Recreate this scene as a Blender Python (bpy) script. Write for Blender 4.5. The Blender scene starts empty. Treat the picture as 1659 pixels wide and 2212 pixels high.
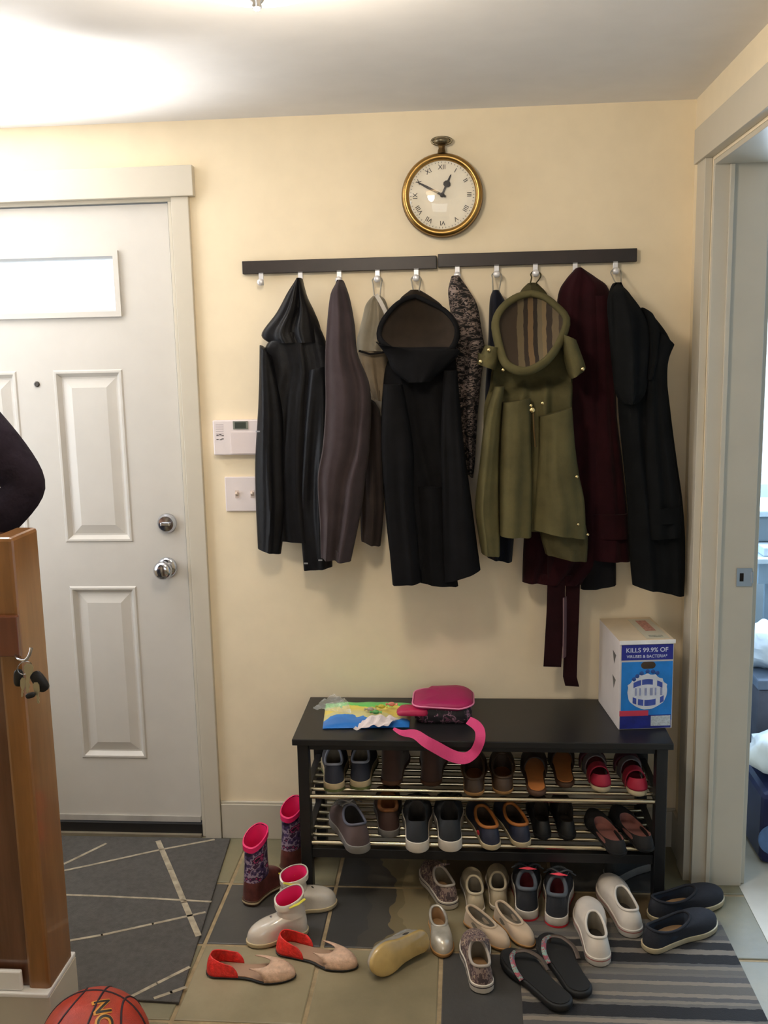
import bpy, bmesh, math, random
from mathutils import Vector, Matrix, noise as mnoise

random.seed(7)
scene = bpy.context.scene
COL = scene.collection
PI = math.pi

# ------------------------------------------------------------------ camera
W, H = 1659, 2212
F, CAM_D, CAM_H, YAW, PITCH, ROLL = 2105.0, 2.991, 1.601, -0.0834, 0.1656, -0.0217
_cy, _sy, _cp, _sp = math.cos(YAW), math.sin(YAW), math.cos(PITCH), math.sin(PITCH)
FW = Vector((_sy * _cp, _cy * _cp, -_sp))
_r0 = Vector((_cy, -_sy, 0))
_u0 = _r0.cross(FW)
RT = _r0 * math.cos(ROLL) + _u0 * math.sin(ROLL)
UP = -_r0 * math.sin(ROLL) + _u0 * math.cos(ROLL)
EYE = Vector((0, -CAM_D, CAM_H))
cam_data = bpy.data.cameras.new('camera')
cam_data.sensor_fit = 'VERTICAL'
cam_data.sensor_height = 24.0
cam_data.lens = F * 24.0 / H
cam_data.clip_start = 0.05
cam = bpy.data.objects.new('camera', cam_data)
COL.objects.link(cam)
cam.matrix_world = Matrix(((RT.x, UP.x, -FW.x, EYE.x), (RT.y, UP.y, -FW.y, EYE.y),
                           (RT.z, UP.z, -FW.z, EYE.z), (0, 0, 0, 1)))
scene.camera = cam


def at(px, py, x=None, y=None, z=None):
    """Place in the room behind a photo pixel, on the plane x, y or z = const."""
    d = FW + RT * ((px - W / 2) / F) - UP * ((py - H / 2) / F)
    if x is not None:
        k = (x - EYE.x) / d.x
    elif y is not None:
        k = (y - EYE.y) / d.y
    else:
        k = (z - EYE.z) / d.z
    return EYE + d * k


# ------------------------------------------------------------------ light and exposure
vs = scene.view_settings
vs.view_transform = 'Standard'
vs.look = 'None'
vs.exposure = -0.17
vs.gamma = 1.0
vs.use_curve_mapping = False
scene.cycles.use_denoising = True
scene.cycles.max_bounces = 8
scene.cycles.diffuse_bounces = 5
scene.cycles.sample_clamp_indirect = 6.0
scene.cycles.caustics_reflective = False
scene.cycles.caustics_refractive = False

world = bpy.data.worlds.new('sky')
scene.world = world
world.use_nodes = True
_wn = world.node_tree.nodes
_wn['Background'].inputs['Color'].default_value = (0.78, 0.89, 1.0, 1)
_wn['Background'].inputs['Strength'].default_value = 2.2


def lamp(name, kind, loc, target, energy, color, **kw):
    d = bpy.data.lights.new(name, kind)
    d.energy = energy
    d.color = color
    for k, v in kw.items():
        setattr(d, k, v)
    o = bpy.data.objects.new(name, d)
    COL.objects.link(o)
    o.location = loc
    if target is not None:
        o.rotation_euler = (Vector(target) - Vector(loc)).to_track_quat('-Z', 'Y').to_euler()
    return o


# daylight through the large window behind the camera
lamp('window_daylight_rear', 'AREA', (-0.35, -5.28, 1.5), (-0.35, 0, 1.2), 20, (1.0, 0.96, 0.90), shape='RECTANGLE', size=2.2, size_y=1.5)
# daylight for the added, unseen side window beside the front door
lamp('window_daylight_left', 'AREA', (-2.22, -0.9, 1.45), (0, -0.9, 1.3), 18, (0.97, 0.98, 1.0), shape='RECTANGLE', size=1.0, size_y=1.2)
# added spot outside that window, made up to brighten the ceiling at left
lamp('porch_sun_bounce', 'SPOT', (-2.95, -0.22, 1.12), (-1.74, -0.40, 2.38), 5600, (1.0, 0.97, 0.92), spot_size=math.radians(38), spot_blend=1.0, shadow_soft_size=0.28)
# daylight of the neighbouring room
lamp('window_daylight_right', 'AREA', (1.65, 1.05, 1.6), (1.3, -0.6, 0.6), 75, (0.62, 0.79, 1.0), shape='RECTANGLE', size=1.0, size_y=1.0)

# ------------------------------------------------------------------ materials
MATS = {}


def lin(c):
    return tuple((v / 255 / 12.92) if v / 255 <= 0.04045 else ((v / 255 + 0.055) / 1.055) ** 2.4 for v in c) + (1.0,)


def _new(name):
    m = bpy.data.materials.new(name)
    m.use_nodes = True
    nt = m.node_tree
    return m, nt, nt.nodes, nt.nodes['Principled BSDF']


def _coords(nt, scale=1.0, kind='Object'):
    tc = nt.nodes.new('ShaderNodeTexCoord')
    mp = nt.nodes.new('ShaderNodeMapping')
    s = scale if isinstance(scale, tuple) else (scale,) * 3
    mp.inputs['Scale'].default_value = s
    nt.links.new(tc.outputs[kind], mp.inputs['Vector'])
    return mp.outputs['Vector']


def _noise(nt, scale, detail=4, vec=None, rough=0.55):
    n = nt.nodes.new('ShaderNodeTexNoise')
    n.inputs['Scale'].default_value = scale
    n.inputs['Detail'].default_value = detail
    n.inputs['Roughness'].default_value = rough
    nt.links.new(vec if vec is not None else _coords(nt), n.inputs['Vector'])
    return n.outputs['Fac']


def _ramp(nt, fac, stops, constant=False):
    r = nt.nodes.new('ShaderNodeValToRGB')
    r.color_ramp.interpolation = 'CONSTANT' if constant else 'LINEAR'
    e = r.color_ramp.elements
    while len(e) > 1:
        e.remove(e[-1])
    e[0].position, e[0].color = stops[0][0], lin(stops[0][1])
    for p, c in stops[1:]:
        k = e.new(p)
        k.color = lin(c)
    nt.links.new(fac, r.inputs['Fac'])
    return r.outputs['Color']


def _bump(nt, bs, height, strength, dist=0.002):
    b = nt.nodes.new('ShaderNodeBump')
    b.inputs['Strength'].default_value = strength
    b.inputs['Distance'].default_value = dist
    nt.links.new(height, b.inputs['Height'])
    nt.links.new(b.outputs['Normal'], bs.inputs['Normal'])


def mat(name, col, rough=0.6, metal=0.0, var=0.08, vscale=9.0, bump=None, spec=None, trans=0.0, ior=1.45,
        alpha=None, emit=None, sheen=0.0, coat=0.0):
    if name in MATS:
        return MATS[name]
    m, nt, nd, bs = _new(name)
    fac = _noise(nt, vscale)
    lo = tuple(max(0, c * (1 - var)) for c in col)
    hi = tuple(min(255, c * (1 + var)) for c in col)
    nt.links.new(_ramp(nt, fac, [(0.3, lo), (0.7, hi)]), bs.inputs['Base Color'])
    bs.inputs['Roughness'].default_value = rough
    bs.inputs['Metallic'].default_value = metal
    if spec is not None:
        bs.inputs['Specular IOR Level'].default_value = spec
    bs.inputs['Transmission Weight'].default_value = trans
    bs.inputs['IOR'].default_value = ior
    bs.inputs['Sheen Weight'].default_value = sheen
    bs.inputs['Coat Weight'].default_value = coat
    if alpha is not None:
        bs.inputs['Alpha'].default_value = alpha
    if emit:
        bs.inputs['Emission Color'].default_value = lin(emit[0])
        bs.inputs['Emission Strength'].default_value = emit[1]
    if bump:
        _bump(nt, bs, _noise(nt, bump[0], 5), bump[1], bump[2] if len(bump) > 2 else 0.002)
    MATS[name] = m
    return m


def mat_speckle(name, stops, scale, rough=0.7, stretch=(1, 1, 1), detail=3, bump=0.0):
    m, nt, nd, bs = _new(name)
    fac = _noise(nt, scale, detail, _coords(nt, stretch), 0.6)
    nt.links.new(_ramp(nt, fac, stops, True), bs.inputs['Base Color'])
    bs.inputs['Roughness'].default_value = rough
    if bump:
        _bump(nt, bs, fac, bump, 0.004)
    MATS[name] = m
    return m


def mat_bands(name, stops, axis, lo, hi, rough=0.8, wobble=0.0, wscale=30, bump=None):
    """stripes across an object axis; stops run 0..1 between lo and hi (metres)."""
    m, nt, nd, bs = _new(name)
    vec = _coords(nt)
    sep = nd.new('ShaderNodeSeparateXYZ')
    nt.links.new(vec, sep.inputs[0])
    mr = nd.new('ShaderNodeMapRange')
    mr.inputs['From Min'].default_value = lo
    mr.inputs['From Max'].default_value = hi
    nt.links.new(sep.outputs[axis], mr.inputs['Value'])
    fac = mr.outputs['Result']
    if wobble:
        n = _noise(nt, wscale, 3, vec)
        ma = nd.new('ShaderNodeMath')
        ma.operation = 'MULTIPLY_ADD'
        nt.links.new(n, ma.inputs[0])
        ma.inputs[1].default_value = wobble
        nt.links.new(fac, ma.inputs[2])
        sb = nd.new('ShaderNodeMath')
        sb.operation = 'SUBTRACT'
        nt.links.new(ma.outputs[0], sb.inputs[0])
        sb.inputs[1].default_value = wobble / 2
        fac = sb.outputs[0]
    nt.links.new(_ramp(nt, fac, stops, True), bs.inputs['Base Color'])
    bs.inputs['Roughness'].default_value = rough
    if bump:
        _bump(nt, bs, _noise(nt, bump[0], 4), bump[1])
    MATS[name] = m
    return m


def mat_slate(name, stops, scale, seed):
    m, nt, nd, bs = _new(name)
    tc = nd.new('ShaderNodeTexCoord')
    mp = nd.new('ShaderNodeMapping')
    mp.inputs['Location'].default_value = (seed, seed * 2.3, 0)
    nt.links.new(tc.outputs['Object'], mp.inputs['Vector'])
    fac = _noise(nt, scale, 7, mp.outputs['Vector'], 0.55)
    nt.links.new(_ramp(nt, fac, stops), bs.inputs['Base Color'])
    bs.inputs['Roughness'].default_value = 0.5
    _bump(nt, bs, _noise(nt, 16, 8, mp.outputs['Vector']), 0.35, 0.006)
    MATS[name] = m
    return m


def mat_wood(name, c1, c2, axis_scale, rough=0.35, coat=0.3):
    m, nt, nd, bs = _new(name)
    fac = _noise(nt, 6, 6, _coords(nt, axis_scale), 0.6)
    nt.links.new(_ramp(nt, fac, [(0.3, c1), (0.7, c2)]), bs.inputs['Base Color'])
    bs.inputs['Roughness'].default_value = rough
    bs.inputs['Coat Weight'].default_value = coat
    MATS[name] = m
    return m


def mat_pane(name, tint=(255, 255, 255), gloss=.06, rough=.01, reach=.6):
    """thin sheet of glass: lets light straight through and mirrors a little of the room."""
    m = bpy.data.materials.new(name)
    m.use_nodes = True
    nt = m.node_tree
    nd = nt.nodes
    nd.remove(nd['Principled BSDF'])
    tr = nd.new('ShaderNodeBsdfTransparent'); tr.inputs['Color'].default_value = lin(tint)
    gl = nd.new('ShaderNodeBsdfGlossy'); gl.inputs['Roughness'].default_value = rough
    lw = nd.new('ShaderNodeLayerWeight'); lw.inputs['Blend'].default_value = 0.5
    pw = nd.new('ShaderNodeMath'); pw.operation = 'POWER'; pw.inputs[1].default_value = 4.0
    fr = nd.new('ShaderNodeMath'); fr.operation = 'MULTIPLY_ADD'; fr.inputs[1].default_value = reach; fr.inputs[2].default_value = gloss
    nt.links.new(lw.outputs['Facing'], pw.inputs[0])
    nt.links.new(pw.outputs[0], fr.inputs[0])
    mx = nd.new('ShaderNodeMixShader')
    nt.links.new(fr.outputs[0], mx.inputs[0])
    nt.links.new(tr.outputs[0], mx.inputs[1])
    nt.links.new(gl.outputs[0], mx.inputs[2])
    nt.links.new(mx.outputs[0], nd['Material Output'].inputs['Surface'])
    MATS[name] = m
    return m


# ------------------------------------------------------------------ mesh helpers
WL = {}          # world place of every unrotated root and its parts


class MB:
    def __init__(self):
        self.v, self.f, self.m, self.s = [], [], [], []

    def add(self, verts, faces, mi=0, smooth=False):
        b = len(self.v)
        self.v += [Vector(p) for p in verts]
        for fc in faces:
            self.f.append([i + b for i in fc])
            self.m.append(mi)
            self.s.append(smooth)
        return self

    def box(self, a, b, mi=0):
        x0, x1 = sorted((a[0], b[0])); y0, y1 = sorted((a[1], b[1])); z0, z1 = sorted((a[2], b[2]))
        vs_ = [(x0, y0, z0), (x1, y0, z0), (x1, y1, z0), (x0, y1, z0), (x0, y0, z1), (x1, y0, z1), (x1, y1, z1), (x0, y1, z1)]
        return self.add(vs_, [(0, 3, 2, 1), (4, 5, 6, 7), (0, 1, 5, 4), (1, 2, 6, 5), (2, 3, 7, 6), (3, 0, 4, 7)], mi)

    def loft(self, loops, mi=0, closed=True, cap0=False, cap1=False, smooth=True, wrap=False):
        n = len(loops[0]); fs = []; vs_ = [p for l in loops for p in l]
        rows = len(loops)
        for r in range(rows if wrap else rows - 1):
            r2 = (r + 1) % rows
            for i in range(n if closed else n - 1):
                j = (i + 1) % n
                fs.append((r * n + i, r * n + j, r2 * n + j, r2 * n + i))
        b = len(vs_)
        for flag, r in ((cap0, 0), (cap1, rows - 1)):
            if flag:
                c = sum((Vector(p) for p in loops[r]), Vector()) / n
                vs_.append(c)
                for i in range(n):
                    fs.append((b, r * n + i, r * n + (i + 1) % n))
                b += 1
        return self.add(vs_, fs, mi, smooth)

    def tube(self, pts, r, n=8, mi=0, closed=False, flat=1.0, nrm=None):
        pts = [Vector(p) for p in pts]
        loops = []
        N = len(pts)
        prev = None
        for i, p in enumerate(pts):
            a = pts[(i - 1) % N] if (closed or i > 0) else p
            b = pts[(i + 1) % N] if (closed or i < N - 1) else p
            t = (b - a).normalized() if (b - a).length > 1e-9 else Vector((0, 0, 1))
            ref = Vector(nrm) if nrm is not None else (prev if prev is not None else (Vector((0, 0, 1)) if abs(t.z) < 0.9 else Vector((1, 0, 0))))
            s = t.cross(ref)
            s = s.normalized() if s.length > 1e-6 else t.orthogonal().normalized()
            q = s.cross(t).normalized()
            prev = q
            rr = r[i] if isinstance(r, (list, tuple)) else r
            loops.append([p + s * rr * math.cos(2 * PI * k / n) + q * rr * flat * math.sin(2 * PI * k / n) for k in range(n)])
        return self.loft(loops, mi, True, not closed, not closed, True, closed)

    def lathe(self, prof, M=None, n=24, mi=0, cap0=True, cap1=True):
        """prof: (radius, height) along local z; M places it."""
        M = M or Matrix()
        loops = [[M @ Vector((max(r, 1e-5) * math.cos(2 * PI * k / n), max(r, 1e-5) * math.sin(2 * PI * k / n), h)) for k in range(n)] for r, h in prof]
        return self.loft(loops, mi, True, cap0, cap1)

    def ball(self, c, r, n=16, mi=0):
        r = r if isinstance(r, (list, tuple)) else (r, r, r)
        loops = []
        for i in range(1, n // 2):
            a = PI * i / (n // 2)
            loops.append([(c[0] + r[0] * math.sin(a) * math.cos(2 * PI * k / n), c[1] + r[1] * math.sin(a) * math.sin(2 * PI * k / n), c[2] + r[2] * math.cos(a)) for k in range(n)])
        return self.loft(loops, mi, True, True, True)

    def grid(self, fn, nu, nv, mi=0, smooth=True):
        vs_ = [fn(i / nu, j / nv) for j in range(nv + 1) for i in range(nu + 1)]
        fs = [(j * (nu + 1) + i, j * (nu + 1) + i + 1, (j + 1) * (nu + 1) + i + 1, (j + 1) * (nu + 1) + i) for j in range(nv) for i in range(nu)]
        return self.add(vs_, fs, mi, smooth)

    def poly(self, pts, mi=0):
        return self.add(pts, [tuple(range(len(pts)))], mi)


def obj(name, mb, mats, parent=None, bevel=0.0, local=False, solid=0.0, sub=0, recalc=True):
    me = bpy.data.meshes.new(name)
    off = Vector()
    if not local:
        if parent is not None:
            off = WL[parent.name]
        elif mb.v:
            xs = [p.x for p in mb.v]; ys = [p.y for p in mb.v]; zs = [p.z for p in mb.v]
            off = Vector(((min(xs) + max(xs)) / 2, (min(ys) + max(ys)) / 2, min(zs)))
    me.from_pydata([tuple(p - off) for p in mb.v], [], mb.f)
    for i, p in enumerate(me.polygons):
        p.material_index = mb.m[i]
        p.use_smooth = mb.s[i]
    for m in (mats if isinstance(mats, (list, tuple)) else [mats]):
        me.materials.append(m)
    if recalc:
        bm = bmesh.new(); bm.from_mesh(me)
        bmesh.ops.recalc_face_normals(bm, faces=bm.faces)
        bm.to_mesh(me); bm.free()
    if any(mb.s):
        me.set_sharp_from_angle(angle=math.radians(58))
    me.update()
    o = bpy.data.objects.new(name, me)
    COL.objects.link(o)
    if parent is not None:
        o.parent = parent
        WL[o.name] = WL.get(parent.name, Vector())
    else:
        o.location = off
        WL[o.name] = off.copy()
    if bevel:
        b = o.modifiers.new('bevel', 'BEVEL'); b.width = bevel; b.segments = 2; b.limit_method = 'ANGLE'
    if solid:
        s = o.modifiers.new('thickness', 'SOLIDIFY'); s.thickness = solid; s.offset = 0
    if sub:
        s = o.modifiers.new('smooth', 'SUBSURF'); s.levels = sub; s.render_levels = sub
    return o


def thing(name, label, cat, loc=(0, 0, 0), rotz=0.0, group=None):
    o = bpy.data.objects.new(name, None)
    o.empty_display_size = 0.05
    COL.objects.link(o)
    o.location = loc
    o.rotation_euler = (0, 0, rotz)
    WL[o.name] = Vector(loc)
    return tag(o, label, cat, group)


def tag(o, label, cat, group=None):
    o['label'] = label
    o['category'] = cat
    if group:
        o['group'] = group
    return o


def struct(name, mb, mats, **kw):
    o = obj(name, mb, mats, **kw)
    o['kind'] = 'structure'
    return o


def text_mb(body, size, M, mi=0, depth=0.0, mb=None, align='CENTER', bold=0.0):
    cu = bpy.data.curves.new('lettering', 'FONT')
    cu.body = body; cu.size = size; cu.align_x = align; cu.align_y = 'CENTER'; cu.extrude = depth; cu.offset = bold
    o = bpy.data.objects.new('lettering', cu)
    me = o.to_mesh()
    mb = mb or MB()
    mb.add([M @ v.co for v in me.vertices], [tuple(p.vertices) for p in me.polygons], mi)
    o.to_mesh_clear()
    bpy.data.objects.remove(o)
    bpy.data.curves.remove(cu)
    return mb


def catmull(pts, n):
    """pts: list of tuples; n samples along."""
    out = []
    m = len(pts) - 1
    for k in range(n):
        t = k / (n - 1) * m
        i = min(int(t), m - 1); u = t - i
        p0, p1, p2, p3 = pts[max(i - 1, 0)], pts[i], pts[i + 1], pts[min(i + 2, m)]
        out.append(tuple(0.5 * (2 * b + (c - a) * u + (2 * a - 5 * b + 4 * c - d) * u * u + (3 * b - a - 3 * c + d) * u ** 3) for a, b, c, d in zip(p0, p1, p2, p3)))
    return out


def interp(keys, t):
    for (a, va), (b, vb) in zip(keys, keys[1:]):
        if t <= b:
            u = (t - a) / (b - a) if b > a else 0
            u = max(0, min(1, u)); u = u * u * (3 - 2 * u)
            return va + (vb - va) * u
    return keys[-1][1]


def PXY(a, b):
    """matrix of a plane facing the camera side (-y): local x -> +x, local y -> +z."""
    return Matrix.Translation(a) @ Matrix.Rotation(PI / 2, 4, 'X') @ Matrix.Rotation(b, 4, 'Z')

# ------------------------------------------------------------------ the room
XR, XR2, XL, YF, ZC = 0.668, 0.808, -2.0, -5.2, 2.283
paint = mat('wall_paint', (240, 225, 196), 0.75, var=0.015, bump=(120, 0.05))
ceil_paint = mat('ceiling_paint', (232, 231, 232), 0.85, var=0.01, bump=(150, 0.06))
trim_paint = mat('trim_paint', (200, 193, 178), 0.38, var=0.01)
door_paint = mat('door_paint', (203, 199, 192), 0.36, var=0.012)
pale_blue = mat('pale_blue_paint', (196, 208, 214), 0.8, var=0.02)

DX0, DX1, DZ = -1.815, -0.872, 2.066
mb = MB()
mb.box((DX1, 0, 0), (XR2, .12, ZC)).box((XL, 0, 0), (DX0, .12, ZC)).box((DX0, 0, DZ), (DX1, .12, ZC))
struct('wall_back', mb, paint)
# side wall with an added, unseen window beside the front door
WY0, WY1, WZ0, WZ1 = -1.25, -0.10, 0.85, 2.10
mb = MB()
mb.box((XL - .12, YF, 0), (XL, WY0, ZC)).box((XL - .12, WY1, 0), (XL, .12, ZC))
mb.box((XL - .12, WY0, 0), (XL, WY1, WZ0)).box((XL - .12, WY0, WZ1), (XL, WY1, ZC))
struct('wall_left', mb, paint)
# right wall with the open doorway
RY0, RY1, RZ = -1.06, -0.222, 2.078
mb = MB()
mb.box((XR, RY1, 0), (XR2, 0, ZC)).box((XR, YF, 0), (XR2, RY0, ZC)).box((XR, RY0, RZ), (XR2, RY1, ZC))
struct('wall_right', mb, paint)
# wall behind the camera with a large window
FX0, FX1, FZ0, FZ1 = -1.25, 0.35, 0.9, 2.1
mb = MB()
mb.box((XL - .12, YF - .12, 0), (FX0, YF, ZC)).box((FX1, YF - .12, 0), (XR2, YF, ZC))
mb.box((FX0, YF - .12, 0), (FX1, YF, FZ0)).box((FX0, YF - .12, FZ1), (FX1, YF, ZC))
struct('wall_front', mb, paint)
struct('ceiling', MB().box((XL - .12, YF - .12, ZC), (3.0, 1.5, ZC + .1)), ceil_paint)

glass = mat_pane('window_glass')


def window(n, axis, p, a0, a1, z0, z1, bars_a, bars_z, thick=.10):
    """white framed window in the plane axis = p."""
    m = MB(); g = MB(); w = .045

    def bx(A0, A1, Z0, Z1, t, mbx=m):
        if axis == 'x':
            mbx.box((p - t / 2, A0, Z0), (p + t / 2, A1, Z1))
        else:
            mbx.box((A0, p - t / 2, Z0), (A1, p + t / 2, Z1))
    bx(a0, a0 + w, z0, z1, thick); bx(a1 - w, a1, z0, z1, thick)
    bx(a0 + w, a1 - w, z0, z0 + w, thick); bx(a0 + w, a1 - w, z1 - w, z1, thick)
    for b in bars_a:
        bx(b - .012, b + .012, z0 + w, z1 - w, .03)
    for b in bars_z:
        bx(a0 + w, a1 - w, b - .012, b + .012, .028)
    o = struct('window_%d' % n, m, trim_white)
    bx(a0 + w, a1 - w, z0 + w, z1 - w, .004, g)
    obj('pane', g, glass, o)
    return o


trim_white = mat('white_trim', (232, 232, 230), 0.35, var=0.01)
window(1, 'x', XL - .06, WY0, WY1, WZ0, WZ1, [(WY0 + WY1) / 2], [])  # side window, added out of view to let light in from the left
window(2, 'y', YF - .06, FX0, FX1, FZ0, FZ1, [(FX0 + FX1) / 2], [1.3, 1.7])

# slate tile floor
slates = [mat_slate('slate_dark', [(0.2, (50, 50, 51)), (0.5, (66, 65, 64)), (0.8, (84, 81, 77))], 2.6, 3.1),
          mat_slate('slate_tan', [(0.2, (106, 98, 76)), (0.5, (130, 120, 94)), (0.8, (158, 146, 118))], 3.2, 1.7),
          mat_bands('slate_mixed', [(0, (56, 55, 54)), (.30, (66, 63, 58)), (.50, (110, 98, 72)), (.62, (126, 114, 86)), (.9, (100, 88, 62))], 0, .26, .585, .5, .9, 4.5, (16, .35)),
          mat_slate('slate_green', [(0.2, (98, 95, 78)), (0.5, (122, 116, 92)), (0.8, (142, 132, 104))], 3.0, 5.3),
          mat_slate('slate_brown', [(0.2, (74, 62, 46)), (0.5, (102, 84, 58)), (0.8, (126, 102, 70))], 3.0, 12.6)]
grout = mat('grout', (152, 134, 104), 0.9, var=0.12, vscale=30, bump=(60, 0.3))
mb = MB().box((XL - .12, YF - .12, -.10), (XR2, .12, -.003), 5)
rng = random.Random(21)
TX, TY, GX, GY, g2 = -0.721, -0.597, 0.325, 0.31, 0.0055
choice = {(0, 0): 0, (1, 0): 2, (2, 0): 1, (3, 0): 4, (0, 1): 3, (1, 1): 2, (2, 1): 4, (3, 1): 0, (0, -1): 1, (1, -1): 1,
          (2, -1): 0, (3, -1): 0, (4, 0): 3, (4, 1): 3, (4, -1): 3, (-1, -1): 3, (-1, 0): 0, (0, -2): 1, (1, -2): 1, (-1, -2): 3}
for i in range(-4, 5):
    for j in range(-15, 3):
        x0, x1 = TX + i * GX + g2, TX + (i + 1) * GX - g2
        y0, y1 = TY + j * GY + g2, TY + (j + 1) * GY - g2
        x0, x1, y0, y1 = max(x0, XL), min(x1, XR2), max(y0, YF), min(y1, .0 if True else y1)
        if x1 - x0 < .01 or y1 - y0 < .01:
            continue
        k = choice.get((i, j), rng.choice([0, 1, 2, 3, 1, 3]))
        e = .003
        mb.loft([[(x0, y0, -.004), (x1, y0, -.004), (x1, y1, -.004), (x0, y1, -.004)],
                 [(x0, y0, -.0015), (x1, y0, -.0015), (x1, y1, -.0015), (x0, y1, -.0015)],
                 [(x0 + e, y0 + e, 0), (x1 - e, y0 + e, 0), (x1 - e, y1 - e, 0), (x0 + e, y1 - e, 0)]], k, True, False, True, False)
struct('floor', mb, slates + [grout])

# ---- front door trim
mb = MB()
mb.box((DX1 + .002, -.018, 0), (-.816, -.0005, 2.064)).box((DX0 - .06, -.018, 0), (DX0 - .002, -.0005, 2.064))
mb.box((DX0 - .085, -.03, 2.064), (-.797, -.0005, 2.152))
mb.box((DX1 - .012, -.004, 0), (DX1 - .0005, .118, 2.054)).box((DX0 + .0005, -.004, 0), (DX0 + .012, .118, 2.054))
mb.box((DX0 + .0005, -.004, 2.054), (DX1 - .0005, .118, 2.065))
struct('trim_1', mb, trim_paint, bevel=.002)
# baseboards
mb = MB().box((-.814, -.014, 0), (XR - .001, -.0005, .122)).box((-.814, -.010, .122), (XR - .001, -.0005, .130))
struct('baseboard_back', mb, trim_paint, bevel=.002)
mb = MB().box((XR - .014, -.118, 0), (XR - .0005, -.016, .128))
struct('baseboard_right', mb, trim_paint, bevel=.002)

# ---- right doorway trim: casing, header, jamb with stop
mb = MB()
mb.box((XR - .02, -.212, 0), (XR - .0005, -.121, RZ + .008)).box((XR - .02, -1.16, 0), (XR - .0005, -1.07, RZ + .008))
mb.box((XR - .027, -1.18, RZ + .008), (XR - .0005, -.108, RZ + .1))
mb.box((XR - .0005, RY1 - .014, 0), (XR2 + .004, RY1 - .0005, RZ - .0005)).box((XR - .0005, RY0 + .0005, 0), (XR2 + .004, RY0 + .014, RZ - .0005))
mb.box((XR - .0005, RY0 + .0145, RZ - .014), (XR2 + .004, RY1 - .0145, RZ - .0005))
mb.box((XR + .038, RY1 - .026, 0), (XR + .05, RY1 - .0145, RZ - .0145))
mb.box((XR2 + .0005, RY1 - .0, 0), (XR2 + .018, RY1 + .09, RZ + .09))
tr2 = struct('trim_2', mb, trim_paint, bevel=.0015)
sp = MB()
P = at(1607, 1247, y=RY1 - .016)
for a, b in (((P.x - .02, P.z - .026), (P.x - .012, P.z + .026)), ((P.x - .001, P.z - .026), (P.x + .022, P.z + .026)),
             ((P.x - .012, P.z + .012), (P.x - .001, P.z + .026)), ((P.x - .012, P.z - .026), (P.x - .001, P.z - .012))):
    sp.box((a[0], RY1 - .017, a[1]), (b[0], RY1 - .0145, b[1]))
sp.box((P.x + .020, RY1 - .022, P.z - .016), (P.x + .024, RY1 - .0145, P.z + .016))
strike = obj('strike_plate', sp, mat('satin_nickel', (214, 218, 226), 0.32, 1.0, var=0.03), tr2)
obj('latch_hole', MB().box((P.x - .012, RY1 - .0155, P.z - .012), (P.x - .001, RY1 - .0145, P.z + .012)), mat('hole_dark', (26, 20, 16), 0.9), strike)

# ---- the front door
DF = 0.012           # front face of the slab
SX0, SX1, SZ0, SZ1 = -1.802, -0.889, .05, 2.05
cx = (SX0 + SX1) / 2
colR, colL = (-1.286, -1.062), (2 * cx + 1.062, 2 * cx + 1.286)
rowA, rowB, rowW = (.268, .86), (1.006, 1.557), (1.722, 1.912)
xs = [SX0, colL[0], colL[1], colR[0], colR[1], SX1]
zs = [SZ0, rowA[0], rowA[1], rowB[0], rowB[1], rowW[0], rowW[1], SZ1]
slab = MB()
panels = []
for i in range(5):
    for j in range(7):
        r = (xs[i], xs[i + 1], zs[j], zs[j + 1])
        if j in (1, 3) and i in (1, 3):
            panels.append(r); continue
        if j == 5 and i in (1, 2, 3):
            continue
        slab.poly([(r[0], DF, r[2]), (r[1], DF, r[2]), (r[1], DF, r[3]), (r[0], DF, r[3])])
LX0, LX1 = colL[0], colR[1] + .012
slab.poly([(SX0, DF + .04, SZ0), (SX0, DF + .04, rowW[0]), (SX1, DF + .04, rowW[0]), (SX1, DF + .04, SZ0)])
slab.poly([(SX0, DF + .04, rowW[1]), (SX0, DF + .04, SZ1), (SX1, DF + .04, SZ1), (SX1, DF + .04, rowW[1])])
slab.poly([(SX0, DF + .04, rowW[0]), (SX0, DF + .04, rowW[1]), (xs[1], DF + .04, rowW[1]), (xs[1], DF + .04, rowW[0])])
slab.poly([(xs[4], DF + .04, rowW[0]), (xs[4], DF + .04, rowW[1]), (SX1, DF + .04, rowW[1]), (SX1, DF + .04, rowW[0])])
for a, b in (((SX0, SZ0), (SX0, SZ1)), ((SX1, SZ0), (SX1, SZ1)), ((SX0, SZ0), (SX1, SZ0)), ((SX0, SZ1), (SX1, SZ1))):
    slab.poly([(a[0], DF, a[1]), (b[0], DF, b[1]), (b[0], DF + .04, b[1]), (a[0], DF + .04, a[1])])
door = obj('door_1', slab, door_paint, recalc=False)
door['kind'] = 'structure'
door['label'] = 'off-white panelled front door with a small window and two silver knobs'


def ring(r, ins, y):
    return [(r[0] + ins, y, r[2] + ins), (r[1] - ins, y, r[2] + ins), (r[1] - ins, y, r[3] - ins), (r[0] + ins, y, r[3] - ins)]


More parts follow.
